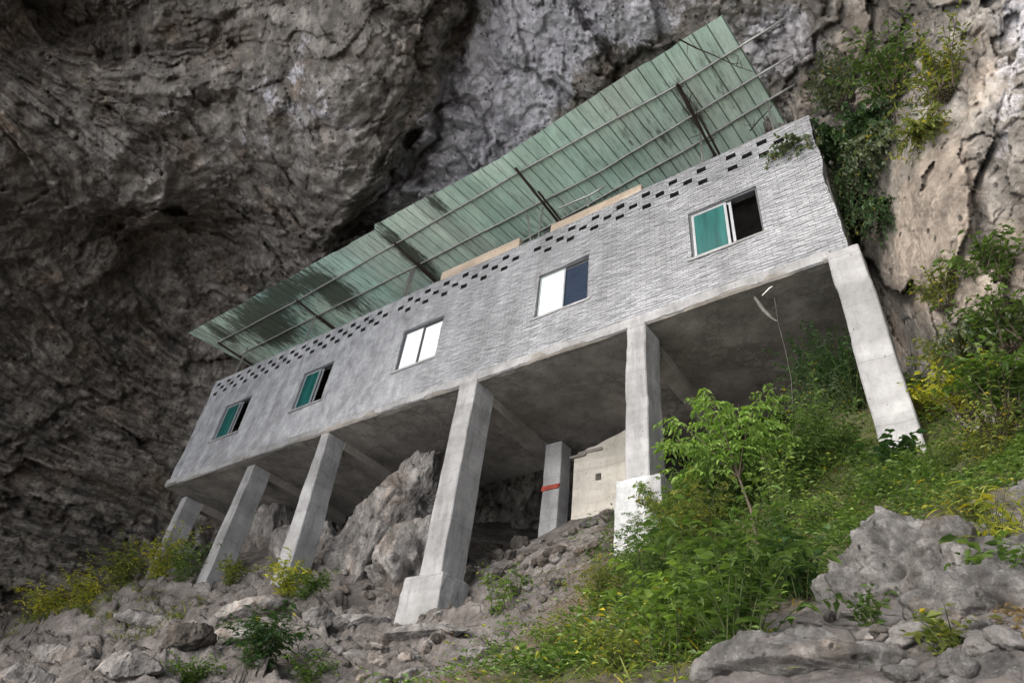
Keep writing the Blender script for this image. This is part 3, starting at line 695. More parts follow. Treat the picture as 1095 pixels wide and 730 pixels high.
# canopy roof
EX = np.array([-24.2, -13.45, -13.35, -8.3, -5.5, -1.55]); EY = np.array([8.6, 8.45, 8.27, 8.3, 8.05, 7.8])
def roofz(x, y): return 15.98+.05*(y-8.2)+.03*np.sin(x*.9)*0
pitch = .37; prof = [(0, 0), (.008, .035), (.03, .035), (.038, 0), (.19, 0), (.2, .008), (.22, .008), (.23, 0)]
rx = [];rz = []
x = -24.2
while x < -1.55:
    for a, h in prof:
        if x+a < -1.5: rx.append(x+a); rz.append(h)
    x += pitch
rx = np.array(rx); rz = np.array(rz); ey = np.interp(rx, EX, EY); tt = np.linspace(0, 1, 26)
RX = np.repeat(rx[:, None], 26, 1); RY = ey[:, None]+(13.9-ey[:, None])*tt[None]**1.1
RX = RX+(RY-8.2)*.08
sheet = np.floor((rx+24.2)/(pitch*2)); jit = (_hash(sheet, sheet, sheet, 5)-.5)*.05
RY = RY+jit[:, None]*(1-tt[None]); seam = np.repeat(((rz > .02)*1.)[:, None], 26, 1).ravel()
RZ = roofz(RX, RY)+rz[:, None]+(fbm(np.stack([RX.ravel()*.35, RY.ravel()*.5, 0*RX.ravel()], 1), 3, s=131)*.035).reshape(RX.shape)
rv = np.stack([RX.ravel(), RY.ravel(), RZ.ravel()], 1)
def rg(x0, y0, sx_, sy_): return np.exp(-((rv[:, 0]-x0)/sx_)**2-((rv[:, 1]-y0)/sy_)**2)
mold = np.clip(.55*rg(-13.2, 9.8, .35, 1.6)+.5*rg(-11., 8.7, .25, .6)+.5*rg(-17., 9.9, .7, 1.3)+.4*rg(-18.5, 8.9, 1., .5)+.42*rg(-20.6, 9.4, 1.7, .8)+.45*rg(-21., 10.6, 1., .5)+.3*rg(-23, 9.2, .3, 1)+.35*rg(-3.2, 9.7, .25, 1.5)+.22*rg(-2.3, 9.3, .3, 1.5)+.22*rg(-4.2, 9.9, .5, 1)+.2*rg(-5., 9., .2, 2)+.3*rg(-8.5, 11.5, 3, .7), 0, 1)+.08+.16*sstep(-9, -20, rv[:, 0])
nrx = len(rx); g = gridf(nrx, 26)
ROOF = mesh_np('roof', rv, g, M['roof'], smooth=False, attrs={'mold': mold, 'seam': seam, 'sheet': np.repeat(_hash(sheet, sheet, sheet, 9)[:, None], 26, 1).ravel()}); rel(ROOF, B)
PUR = [[(-.44, 8.6), (-3, 8.85), (-7.3, 8.95), (-13.3, 9.25), (-18.5, 9.5), (-23.7, 9.6)], [(-.58, 9.56), (-6.26, 10.2), (-13.3, 10.4), (-23.4, 10.6)], [(-.8, 10.36), (-3.7, 10.75), (-8.5, 11.2), (-13.2, 11.6), (-23, 11.8)], [(-1.4, 12.2), (-23, 13.)]]
for p in PUR:
    xs2 = np.array([q[0] for q in p][::-1]); ys2 = np.array([q[1] for q in p][::-1]); xx2 = np.linspace(xs2[0], xs2[-1], 30); yy2 = np.interp(xx2, xs2, ys2)
    mb = MB().tube([(a, b, roofz(a, b)-.045+.012*math.sin(a*2.1)) for a, b in zip(xx2, yy2)], .03, 8)
    o = part(mb, 'purlin', M['pipe'], ROOF, smooth=True)
for xr, ya, yb in ((-23.4, 9.5, 13.5), (-18.4, 9.4, 13.5), (-13.2, 9.1, 13.5), (-8.1, 8.75, 13.5), (-3.2, 8.8, 13.5)):
    mb = MB(); mb.box((xr-.03, ya, 15.83), (xr+.03, yb, 15.89)); mb.box((xr+.1, ya+1, 15.8), (xr+.15, yb, 15.85)); part(mb, 'rafter', M['rust'], ROOF)
for xr, xt, r in ((-22.7, -22.5, .035), (-18.4, -18.4, .035), (-13.55, -13.5, .045), (-13.35, -13.38, .04), (-8.25, -8.2, .03), (-8.2, -8.75, .03), (-3.3, -3.25, .03), (-1.5, -1.5, .025)):
    part(MB().tube([(xr, 10.32, 13.05), (xt, 10.33, 15.84)], r, 8), 'post', M['pipe'], ROOF, smooth=True)
mb = MB().tube([at(597, 223, 1, 10.35), at(630, 209, 1, 10.35), at(647, 199, 1, 10.35)], .03, 8).tube([at(629, 222, 1, 10.35), at(628, 210, 1, 10.35)], .03, 8)
rl = part(mb, 'handrail', M['pipe'], smooth=True)
# plaster wall beneath the building
pw = MB(); 
sx = np.linspace(-8.32, -6.1, 24); 
topz = np.interp(sx, [-8.32, -7.9, -7.5, -6.9, -4.4], [8.78, 8.98, 9.0, 9.2, 9.42])+fbm(np.stack([sx*4, sx*0, sx*0], 1), 3, s=141)*.03
v = []; f = []
for i, x in enumerate(sx):
    for (y_, z_) in ((13., 5.5), (13.+.01*math.sin(i), topz[i]), (13.3, topz[i]-.02), (13.3, 5.5)): v.append((x, y_, z_))
for i in range(len(sx)-1):
    for j in range(3): f.append([i*4+j, i*4+j+4, i*4+j+5, i*4+j+1][::-1])
f += [[0, 1, 2, 3][::-1], [len(v)-4+i for i in range(4)]]
PW = empty('plaster_wall', (-6.4, 13.1, 6.8)); tag(PW, 'beige plastered wall stub under the building beside the red-striped column', 'wall')
o = mesh_np('wall', v, f, M['plaster'], smooth=False); rel(o, PW)
o = MB().box((-8.42, 12.93, 8.74), (-7.95, 13.3, 8.8), jit=.02).box((-8.2, 12.95, 8.8), (-7.5, 13.3, 8.88), jit=.02).build('coping', M['slab']); rel(o, PW)
o = MB().box((-7.66, 12.97, 7.98), (-7.52, 12.995, 8.14)).build('vent', M['darkstone']); rel(o, PW)

# ------------------------------------------------------------------ rocks
def boulder(name, c, rad, seed, mat, n=90, cuts=14, rough=.12, pits=0, nod=0, rz=0, tilt=0, label=None, group=None, cat='rock', lump=1., hollows=()):
    rs = np.random.default_rng(seed)
    th = np.linspace(0, 2*np.pi, n, endpoint=False); ph = np.linspace(.02, np.pi-.02, n//2+2)
    T, Ph = np.meshgrid(th, ph, indexing='ij'); d = np.stack([np.sin(Ph)*np.cos(T), np.sin(Ph)*np.sin(T), np.cos(Ph)], -1).reshape(-1, 3)
    r = np.ones(len(d))
    for k in range(cuts):
        nn = rs.normal(size=3); nn /= np.linalg.norm(nn); dd = rs.uniform(.62, .9); q = d@nn; r = np.minimum(r, np.where(q > .05, dd/np.maximum(q, .05), 9))
    p = d*np.array(rad)*r[:, None]; sc = 1/min(rad)
    h = fbm(p*1.1*sc*.6+seed, 5, .6, s=seed)*rough*min(rad)*lump
    h += (ridged(p*2.2*sc*.6+seed, 5, .6, s=seed+1)-1.4)*rough*.45*min(rad)
    g_, e_, _ = facets(p*1.3*sc+seed, seed+2); h += (g_*.3-.12*np.exp(-e_*12))*rough*min(rad)*2
    g_, e_, _ = facets(p*3.4*sc+seed, seed+6); h += (g_*.12-.05*np.exp(-e_*10))*rough*min(rad)*2
    if nod:
        f1, f2, idv = worley(p*nod+seed, seed); h += (.5-f1)*.42/nod+.22/nod*idv
        f1, f2, idv = worley(p*nod*2.3+seed, seed+3); h += (.5-f1)*.35/(nod*2.3)
    if pits:
        f1, f2, idv = worley(p*pits+seed*2, seed+9); h -= np.exp(-(f1*3.2)**2)*.28/pits*(idv > .45)*2
    for (a_, b_, c__, wd_, dp_) in hollows:
        hd = np.array([a_, b_, c__]); hd = hd/np.linalg.norm(hd); h -= dp_*np.exp(-((1-d@hd)/wd_)**2)
    p = p+d*h[:, None]
    if tilt: 
        ca, sa_ = math.cos(tilt), math.sin(tilt); p = p@np.array([[ca, 0, -sa_], [0, 1, 0], [sa_, 0, ca]])
    nv = len(ph); a = np.arange(n)[:, None]*nv+np.arange(nv-1)[None]; b = ((np.arange(n)+1) % n)[:, None]*nv+np.arange(nv-1)[None]
    f = np.stack([a, a+1, b+1, b], -1).reshape(-1, 4)
    o = mesh_np(name, p, f, mat); o.location = c; o.rotation_euler.z = rz
    if label: tag(o, label, cat, group)
    return o
boulder('boulder', (-13.5, 11.8, 6.9), (1.6, 1.3, 3.1), 5, M['boulder'], 300, 24, .13, pits=1.3, tilt=.55, label='huge pale grey boulder wedged under the building between the third and fourth columns')
boulder('boulder', (-11.9, 11.6, 5.6), (1.2, 1., 1.5), 8, M['boulder'], 160, 14, .2, pits=1.5, tilt=-.2, label='brownish broken boulder leaning at the right foot of the huge pale one')
boulder('boulder', (-16.6, 12.4, 6.8), (1.9, 1.4, 1.7), 13, M['boulder'], 160, 12, .18, pits=1., tilt=.15, label='grey boulder in the shade behind the third column')
boulder('boulder', (-20.8, 13.2, 7.8), (2., 1.4, 1.9), 17, M['boulder'], 160, 12, .2, pits=1., label='light grey boulder seen between the two leftmost columns')
boulder('rock_outcrop', (-.34, 6.05, 1.85), (1.15, .95, 1.0), 29, M['conglomerate'], 620, 14, .16, pits=4.5, nod=3.6, hollows=((-.75, -1, -.05, .02, .3), (-.2, -.8, .62, .012, .2), (.4, -1, .1, .01, .12), (-.55, -1, .35, .006, .1)), label='large knobbly pale rock outcrop with dark hollows at lower right', cat='rock outcrop')
boulder('rock_outcrop', (.9, 6.75, 2.75), (.85, .7, .5), 23, M['conglomerate'], 240, 10, .14, pits=4, nod=5, label='darker broken rock ledge at the right picture edge beside the outcrop', cat='rock outcrop')
p = hit(850, 712); boulder('flat_rock', (p.x, p.y+.25, p.z-.02), (.75, .5, .26), 31, M['conglomerate'], 160, 10, .16, label='flat grey slab of rock at the bottom, left of the gravelly gap')
p = hit(1035, 715); boulder('flat_rock', (p.x+.1, p.y+.25, p.z+.0), (.5, .35, .2), 35, M['conglomerate'], 160, 10, .14, label='flat pale rock in the bottom right corner by the dry leaves')
p = hit(1050, 655); boulder('rock_outcrop', (p.x, p.y+.4, p.z+.1), (.6, .5, .38), 27, M['conglomerate'], 240, 10, .12, pits=5, nod=6, label='low craggy rock behind the dry leaves at lower right', cat='rock outcrop')
p = hit(190, 690); boulder('rock', (p.x, p.y+.2, p.z+.05), (.55, .4, .32), 37, M['darkstone'], 120, 10, .2, label='dark angular rock on the left ledge')
p = hit(335, 665); boulder('rock', (p.x, p.y+.1, p.z+.02), (.42, .3, .26), 41, M['boulder'], 120, 10, .15, label='rounded grey rock right of the low green bush on the ledge')
p = hit(75, 700); boulder('rock', (p.x, p.y+.2, p.z), (.9, .5, .35), 43, M['boulder'], 120, 12, .2, label='broad grey rock at the far left of the ledge')
p = hit(400, 645); boulder('rock', (p.x, p.y+.2, p.z), (.5, .35, .25), 44, M['boulder'], 120, 12, .2, label='reddish grey rock just left of the big column foot')
for i, (u, v, rx_, ry_, rz_, tl, lb) in enumerate((
  (60, 700, 1.1, .6, .3, .12, 'long flat slab at the far left end of the ledge'), (150, 668, 1.5, .7, .3, .08, 'broad flat slab below the yellow ferns'),
  (255, 652, 1.3, .6, .26, -.1, 'flat slab in front of the second column foot'), (120, 715, 1.2, .5, .28, .1, 'layered slab near the bottom left corner'),
  (240, 690, 1.0, .5, .25, -.06, 'flat slab right behind the dark long-leaved bush'), (370, 668, 1.1, .55, .22, -.14, 'smooth dipping slab left of the big column foot'),
  (440, 690, 1.0, .5, .24, -.12, 'flat slab just below the big column foot'), (385, 712, .8, .45, .26, .05, 'blocky slab at the bottom, right of the long-leaved bushes'),
  (15, 725, .8, .5, .25, .1, 'slab cut by the bottom left corner'), (500, 705, .6, .35, .16, -.1, 'small flat slab in the soil at the bottom centre'))):
    p = hit(u, v); boulder('flat_rock', (p.x, p.y+.2, p.z+.04), (rx_, ry_, rz_), 300+i, M['boulder'], 200, 22, .1, tilt=tl, rz=random.uniform(-.4, .4), label=lb, cat='flat rock')
# loose stones: a few source shapes copied one by one
srcs = [boulder('stone', (0, -200, 0), (1, .75, .6), 60+i, m, 44, 10, .18) for i, m in enumerate((M['boulder'], M['darkstone'], M['conglomerate'], M['darkstone'], M['boulder']))]
used = [False]*len(srcs)
def stone(u, v, s, label, group, which=None, dy=0, lift=.25):
    k = which if which is not None else random.randrange(len(srcs))
    if used[k]: o = srcs[k].copy(); COL.objects.link(o)
    else: o = srcs[k]; used[k] = True
    p = hit(u, v); o.location = (p.x, p.y+dy, p.z+s*lift); o.scale = (s*random.uniform(.7, 1.2), s*random.uniform(.7, 1.2), s*random.uniform(.7, 1.1))
    o.rotation_euler = (random.uniform(-.5, .5), random.uniform(-.5, .5), random.uniform(0, 6)); tag(o, label, 'stone', group)
for i in range(60):
    t = random.random(); u = 470+t*200+random.gauss(0, 8); v = 612-t*52+random.uniform(-10, 26)
    stone(u, v, random.uniform(.1, .3), 'dark loose stone in the rubble bank under the building', 'stones of the rubble bank', random.choice((1, 3, 1, 3, 0)))
for i in range(22): stone(random.uniform(480, 600), random.uniform(600, 650), random.uniform(.07, .18), 'small stone on the soil right of the big column foot', 'stones right of the big column foot')
for i in range(34): stone(random.uniform(320, 470), random.uniform(660, 728), random.uniform(.06, .2), 'loose grey stone among the broken rocks below the big column foot', 'stones below the big column foot', random.choice((0, 4, 2, 1)))
for i in range(12): stone(random.uniform(90, 320), random.uniform(655, 728), random.uniform(.05, .16), 'small chip of stone lying on the left rock ledge', 'stone chips on the left ledge', random.choice((0, 4, 2)))
for i in range(24): stone(random.uniform(840, 990), random.uniform(655, 700), random.uniform(.03, .08), 'pebble in the gravelly gap below the pale outcrop', 'pebbles below the outcrop', random.choice((2, 0, 4)))
for i in range(26): stone(random.uniform(930, 1090), random.uniform(650, 725), random.uniform(.04, .13), 'grey stone scattered among the dry leaves at lower right', 'stones at lower right', random.choice((2, 0, 4, 1)))
for i in range(12): stone(random.uniform(360, 440), random.uniform(600, 640), random.uniform(.1, .22), 'stone piled at the foot of the huge pale boulder', 'stones at the foot of the huge boulder', random.choice((0, 4, 1)))

# ------------------------------------------------------------------ plants
def leaf_mesh(pos, dirs, ups, L, Wd, bend=.25):
    """diamond leaves folded on the midrib; arrays"""
    n = len(pos); dirs = dirs/np.linalg.norm(dirs, axis=1)[:, None]
    if L.mean() < .085:      # small leaves: two folded triangles
        side = np.cross(dirs, ups); side /= (np.linalg.norm(side, axis=1)[:, None]+1e-9); nrm = np.cross(side, dirs)
        L = L[:, None]; Wd = Wd[:, None]; m = pos+dirs*L*.45
        v = np.stack([pos, m+side*Wd*.5+nrm*Wd*.12, pos+dirs*L-nrm*L*bend, m-side*Wd*.5+nrm*Wd*.12], 1).reshape(-1, 3)
        o = (np.arange(n)*4)[:, None]; return v, np.concatenate([o+np.array((0, 1, 2, 2)), o+np.array((0, 2, 3, 3))], 0)
    side = np.cross(dirs, ups); side /= (np.linalg.norm(side, axis=1)[:, None]+1e-9); nrm = np.cross(side, dirs)
    L = L[:, None]; Wd = Wd[:, None]
    b = pos; m1 = pos+dirs*L*.38-nrm*L*.03; tip = pos+dirs*L*.97-nrm*L*bend
    l = m1+side*Wd*.5+nrm*Wd*.14; r = m1-side*Wd*.5+nrm*Wd*.14
    m2 = pos+dirs*L*.72-nrm*L*bend*.45; l2 = m2+side*Wd*.3+nrm*Wd*.08; r2 = m2-side*Wd*.3+nrm*Wd*.08
    v = np.stack([b, l, m1, r, l2, m2, r2, tip], 1).reshape(-1, 3); o = (np.arange(n)*8)[:, None]
    f = np.concatenate([o+np.array(q) for q in ((0, 1, 2, 2), (0, 2, 3, 3), (1, 4, 5, 2), (2, 5, 6, 3), (4, 7, 5, 5), (5, 7, 6, 6))], 0)
    return v, f
def tri_fix(f): return f
def leaves_obj(name, v, f, mat, parent):
    # split quads and triangles: build as triangles
    a = f[:, [0, 1, 2]]; m = f[:, 2] != f[:, 3]; b = f[m][:, [0, 2, 3]]
    return mesh_np(name, v, np.vstack([a, b]), mat, parent, smooth=False)
def plant(name, base, h, spread, stems, lps, L, Wr, mat, label, cat='bush', droop=.5, lean=(0, 0), compound=0, group=None, seed=0, hang=False, stemmat=None, stem_r=.0045, bare=.03, up=(0, 0, 1)):
    """stems rise from the base and arch outward; leaves set along them, optionally as pinnate fronds"""
    rs = np.random.default_rng(seed+1000); e = empty(name, base); tag(e, label, cat, group)
    sm = MB(); P, D, U, Ls = [], [], [], []
    for s in range(stems):
        a = rs.uniform(0, 2*np.pi); out = np.array([math.cos(a), math.sin(a), 0])*spread*rs.uniform(.15, 1.); hh = h*rs.uniform(.55, 1.1)
        b0 = np.array([rs.normal()*spread*.12, rs.normal()*spread*.12, -.05])
        ln = np.array([lean[0], lean[1], 0])
        if hang: c1 = b0+out*.5+np.array([0, 0, hh*.1])+ln*.3; c2 = b0+out+np.array([0, 0, -hh])+ln
        else: c1 = b0+out*.35+np.array([0, 0, hh*.75])+ln*.4; c2 = b0+out+ln+np.array([0, 0, hh*(1-droop*rs.uniform(0, .8))])
        ts = np.linspace(0, 1, 7); cv_ = [(1-t)**2*b0+2*t*(1-t)*c1+t*t*c2 for t in ts]
        sm.tube(cv_, [stem_r*(1.15-t) for t in ts], 4)
        for k in range(lps):
            t = bare+(1-bare)*(k+rs.uniform(0, 1))/lps; p = (1-t)**2*b0+2*t*(1-t)*c1+t*t*c2; tg = 2*(1-t)*(c1-b0)+2*t*(c2-c1); tg /= np.linalg.norm(tg)+1e-9
            az_ = rs.uniform(0, 2*np.pi); o_ = np.array([math.cos(az_), math.sin(az_), rs.uniform(-.3, .5)]); d = tg*.5+o_*.9; d /= np.linalg.norm(d)
            ll = L*rs.uniform(.6, 1.25)
            if compound:
                fl = ll*compound*.55; dn = np.array([0, 0, -1.])
                for j in range(compound):
                    q = (j+1)/compound; pp = p+d*fl*q+dn*fl*.35*q*q; dd = d+dn*.7*q; dd /= np.linalg.norm(dd); sd = np.cross(dd, [0, 0, 1]); sd /= np.linalg.norm(sd)+1e-9
                    for sg in (-1, 1):
                        P.append(pp); D.append(dd*.45+sd*sg+np.array([0, 0, -.2+rs.normal()*.15])); U.append([rs.normal()*.2, rs.normal()*.2, 1]); Ls.append(ll*(1-.35*abs(q-.5)))
                P.append(p+d*fl+dn*fl*.35); D.append(dd); U.append([0, 0, 1]); Ls.append(ll)
                sm.tube([p, p+d*fl*.5+dn*fl*.09, p+d*fl+dn*fl*.35], stem_r*.3, 3) if len(Ls) < 4000 else None
            else:
                P.append(p); D.append(d+np.array([0, 0, -.35*rs.uniform(0, 1.5)])); U.append([rs.normal()*.35, rs.normal()*.35, 1]); Ls.append(ll)
    P, D, U, Ls = map(np.array, (P, D, U, Ls))
    v, f = leaf_mesh(P, D, U, Ls, Ls*Wr*rs.uniform(.8, 1.2, len(Ls)))
    sm.build('stem', stemmat or M['stem'], e)
    leaves_obj('foliage', v, f, mat, e)
    return e
def gp(u, v): return hit(u, v)
# sapling with drooping bright leaves in front of the dark bay
def sapling():
    base = hit(812, 582); base = Vector((base.x, min(base.y, 9.0), 0)); base.z = gz1(base.x, base.y)
    e = empty('sapling', base); tag(e, 'young tree with drooping bright green leaves in front of the dark bay', 'tree')
    rs = np.random.default_rng(77); yb = base.y
    tips = [(708, 478), (716, 448), (835, 425), (838, 470), (752, 415), (722, 470), (735, 432), (760, 425), (790, 432), (822, 415), (800, 470), (770, 470), (745, 500), (725, 505), (830, 455), (778, 445), (750, 455), (805, 440), (765, 500)]
    tr = [at(812, 582, 1, yb)*1.0, at(803, 545, 1, yb), at(790, 510, 1, yb+.1), at(778, 480, 1, yb+.1)]
    tr[0] = np.array(base)-np.array([0, 0, .1])
    mb = MB(); mb.tube([Vector(p)-base for p in tr], [.028, .022, .017, .012], 6)
    lf = MB(); P, D, U, Ls = [], [], [], []
    for i, (u, v) in enumerate(tips):
        en = at(u, v, 1, yb+rs.uniform(-.5, .6)); st_ = tr[2] if i % 3 else tr[3]; mid = (st_+en)/2+np.array([0, 0, .18])
        ts = np.linspace(0, 1, 7); cv_ = [(1-t)**2*st_+2*t*(1-t)*mid+t*t*en for t in ts]; mb.tube([Vector(p)-base for p in cv_], [.011*(1.1-t*.8) for t in ts], 4)
        for k in range(9):
            t = .3+.7*k/8; p = (1-t)**2*st_+2*t*(1-t)*mid+t*t*en
            for r_ in range(2):
                a = rs.uniform(0, 6.28); d = np.array([math.cos(a), math.sin(a), rs.uniform(-.2, .4)]); d /= np.linalg.norm(d); fl = rs.uniform(.14, .3)
                for j in range(4):
                    q = (j+1)/4; pp = p+d*fl*q-np.array([0, 0, fl*.5*q*q]); sd = np.cross(d, [0, 0, 1]); sd /= np.linalg.norm(sd)
                    for sg in (-1, 1):
                        P.append(pp-np.array(base)); D.append(d*.5+sd*sg*.8+np.array([0, 0, -.55+rs.normal()*.2])); U.append([rs.normal()*.3, rs.normal()*.3, 1]); Ls.append(rs.uniform(.085, .15))
    P, D, U, Ls = map(np.array, (P, D, U, Ls)); v, f = leaf_mesh(P, D, U, Ls, Ls*.38)
    mb.build('trunk', M['twig'], e, True); leaves_obj('crown', v, f, M['leaf_sapling'], e)
sapling()
PL = [ # u, v, h, spread, stems, leaves/stem, L, Wr, mat, compound, droop, label, hang
 (690, 640, .9, .55, 26, 14, .05, .3, 'leaf_mid', 3, .5, 'feathery green bush right below the white pedestal'),
 (640, 655, .5, .4, 18, 12, .05, .3, 'leaf_olive', 2, .4, 'thin olive weed clump left of the feathery bush'),
 (740, 610, .9, .6, 26, 14, .06, .35, 'leaf_olive', 3, .5, 'dense olive bush between the white pedestal and the sapling stem'),
 (700, 575, .6, .4, 20, 12, .05, .35, 'leaf_mid', 2, .5, 'small green bush growing against the white pedestal'),
 (760, 660, .8, .6, 24, 12, .11, .5, 'leaf_mid', 0, .5, 'broad-leaved green bush in the middle of the slope'),
 (720, 700, .6, .55, 24, 12, .1, .5, 'leaf_bright', 0, .5, 'bright green low bush near the bottom centre right'),
 (790, 700, .7, .55, 26, 12, .1, .5, 'leaf_mid', 0, .5, 'leafy bush left of the flat slab of rock'),
 (765, 575, 1.1, .7, 26, 14, .09, .42, 'leaf_mid', 0, .4, 'tall leafy bush around the sapling stem'),
 (835, 555, 1.0, .6, 26, 14, .08, .42, 'leaf_bright', 0, .4, 'bright tall bush between the sapling and the rightmost column'),
 (720, 590, .9, .5, 22, 12, .07, .4, 'leaf_bright', 2, .4, 'light green bush brushing the right side of the white pedestal'),
 (880, 500, 1.0, .6, 28, 14, .08, .45, 'leaf_mid', 0, .4, 'tall green bush left of the rightmost column foot'),
 (930, 665, .2, .15, 10, 7, .06, .5, 'leaf_mid', 0, .4, 'tiny sprig in the hollow below the pale outcrop'),
 (1015, 690, .18, .2, 12, 7, .06, .5, 'leaf_olive', 0, .4, 'small olive sprig among the stones at the lower right'),
 (1045, 560, .3, .3, 16, 9, .07, .4, 'leaf_olive', 0, .4, 'olive tuft growing on top of the outcrop at right'),
 (985, 535, .25, .35, 18, 9, .05, .45, 'leaf_bright', 0, .3, 'low bright tuft at the top edge of the pale outcrop'),
 (660, 715, .35, .35, 18, 10, .07, .4, 'leaf_olive', 0, .5, 'small olive bush at the bottom edge'),
 (830, 600, .7, .5, 24, 13, .08, .45, 'leaf_mid', 0, .5, 'green bush just right of the sapling stem'),
 (850, 640, .45, .35, 18, 10, .1, .6, 'leaf_dark', 0, .5, 'dark-leaved plant clinging to the left side of the pale outcrop'),
 (800, 540, .7, .6, 26, 14, .07, .4, 'leaf_mid', 2, .5, 'mid-green bush behind the sapling stem'),
 (860, 520, .8, .6, 28, 14, .07, .42, 'leaf_mid', 2, .5, 'thick green bush left of the rightmost column'),
 (910, 500, .7, .5, 26, 14, .08, .42, 'leaf_mid', 0, .5, 'lush green bush touching the foot of the rightmost column'),
 (870, 560, .4, .4, 20, 12, .06, .45, 'leaf_bright', 0, .4, 'bright low clump above the pale outcrop'),
 (890, 440, 1.1, .7, 34, 20, .07, .55, 'leaf_dark', 0, .4, 'dark bushy creeper under the slab, left of the rightmost column'),
 (850, 450, .9, .6, 28, 16, .07, .5, 'leaf_dark', 0, .4, 'dark bush deep in the bay behind the sapling'),
 (905, 400, .8, .5, 28, 18, .06, .55, 'leaf_grey', 0, .4, 'grey-green creeper at the top of the dark bay by the rightmost column'),
 (870, 470, 1., .7, 30, 16, .07, .5, 'leaf_grey', 0, .4, 'grey-green bush in the bay, lower left of the dark creeper'),
 (915, 440, 1.1, .6, 30, 18, .07, .55, 'leaf_dark', 0, .4, 'dark creeper under the slab, tight against the rightmost column'),
 (962, 505, .45, .35, 14, 9, .13, .6, 'leaf_dark', 0, .4, 'broad dark leaves in front of the rightmost column foot'),
 (1005, 505, .35, .45, 26, 10, .05, .4, 'leaf_bright', 0, .3, 'low bright fringe right of the rightmost column foot'),
 (1060, 490, .4, .5, 26, 10, .06, .4, 'leaf_olive', 0, .3, 'olive ground bush on the bank at the right edge'),
 (940, 530, .3, .45, 24, 10, .05, .45, 'leaf_mid', 0, .3, 'small green clump along the top of the pale outcrop'),
 (1080, 600, .45, .35, 20, 9, .13, .12, 'leaf_yellow', 0, .9, 'yellowing grass tuft drooping at the right picture edge'),
 (1085, 640, .35, .3, 14, 8, .09, .5, 'leaf_mid', 0, .5, 'green sprig below the yellowing grass tuft'),
 (268, 722, .75, .8, 34, 14, .17, .26, 'leaf_dark', 0, .55, 'dark long-leaved bush at the bottom left on the ledge'),
 (10, 655, .7, .7, 22, 12, .14, .3, 'leaf_olive', 0, .6, 'olive fern clump cut by the left picture edge'),
 (60, 640, .8, .9, 26, 13, .15, .3, 'leaf_mid', 0, .6, 'green fern clump between the two leftmost yellow ones'),
 (330, 728, .45, .5, 20, 12, .14, .26, 'leaf_mid', 0, .6, 'green long-leaved bush at the bottom, right of the dark one'),
 (205, 728, .4, .5, 18, 10, .15, .26, 'leaf_mid', 0, .6, 'low long-leaved sprigs left of the dark bush'),
 (35, 668, .75, .8, 26, 13, .16, .28, 'leaf_yellow', 0, .6, 'yellow-green fern clump at the far left'),
 (85, 650, .8, .9, 28, 13, .16, .3, 'leaf_yellow', 0, .6, 'yellow fern clump second from the left'),
 (125, 630, .95, .9, 28, 14, .17, .3, 'leaf_olive', 0, .6, 'olive-green fern clump left of the first column'),
 (165, 622, 1., .8, 28, 14, .17, .3, 'leaf_yellow', 0, .6, 'tall yellow fern clump in front of the first column'),
 (195, 620, .8, .7, 24, 13, .15, .3, 'leaf_mid', 0, .6, 'green fern clump between the first and second columns'),
 (245, 625, .7, .6, 20, 12, .14, .3, 'leaf_olive', 0, .6, 'small green plant right of the second column foot'),
 (305, 640, .75, .65, 24, 12, .14, .3, 'leaf_yellow', 0, .6, 'yellow-green plant covering the third column foot'),
 (325, 640, .55, .5, 20, 12, .13, .3, 'leaf_mid', 0, .6, 'green plant right of the third column foot'),
 (530, 655, .75, .35, 12, 9, .14, .24, 'leaf_bright', 0, .6, 'tall pale green weed right of the big column foot'),
 (552, 640, .4, .3, 10, 8, .1, .3, 'leaf_mid', 0, .6, 'small weed on the soil between the tall weed and the rubble bank'),
 (590, 690, .35, .4, 16, 9, .09, .3, 'leaf_bright', 0, .5, 'bright small weed at the lower centre'),
 (615, 705, .3, .35, 16, 9, .07, .3, 'leaf_olive', 0, .5, 'olive weed right of the bright small weed at the lower centre'),
]
for i, (u, v, h, sp, st_, lp, L, Wr, mt, cp, dr, lb) in enumerate(PL):
    fern = 'fern' in lb or v > 715 and u < 400; bay = 'bay' in lb and v < 470 or 'under the slab' in lb; h *= 1.45*(1.1 if bay else 1)*(1.25 if 'fern' in lb else 1); sp *= 1.3 if 'fern' in lb else 1; sp *= 1.25 if not fern else 1.1; st_ = int(st_*(2.6 if bay else 1.5)); lp = int(lp*(1.8 if bay else 1.5)); L *= 1.1; sp *= 1.25 if bay else 1
    p = gp(u, v); plant('fern' if 'fern' in lb else ('creeper' if 'creeper' in lb else 'bush'), p, h, sp, st_, lp, L, Wr, M[mt], lb, 'fern' if 'fern' in lb else ('creeper' if 'creeper' in lb else 'plant' if ('weed' in lb or 'plant' in lb) else 'bush'), droop=dr, compound=cp, seed=i*7+3)
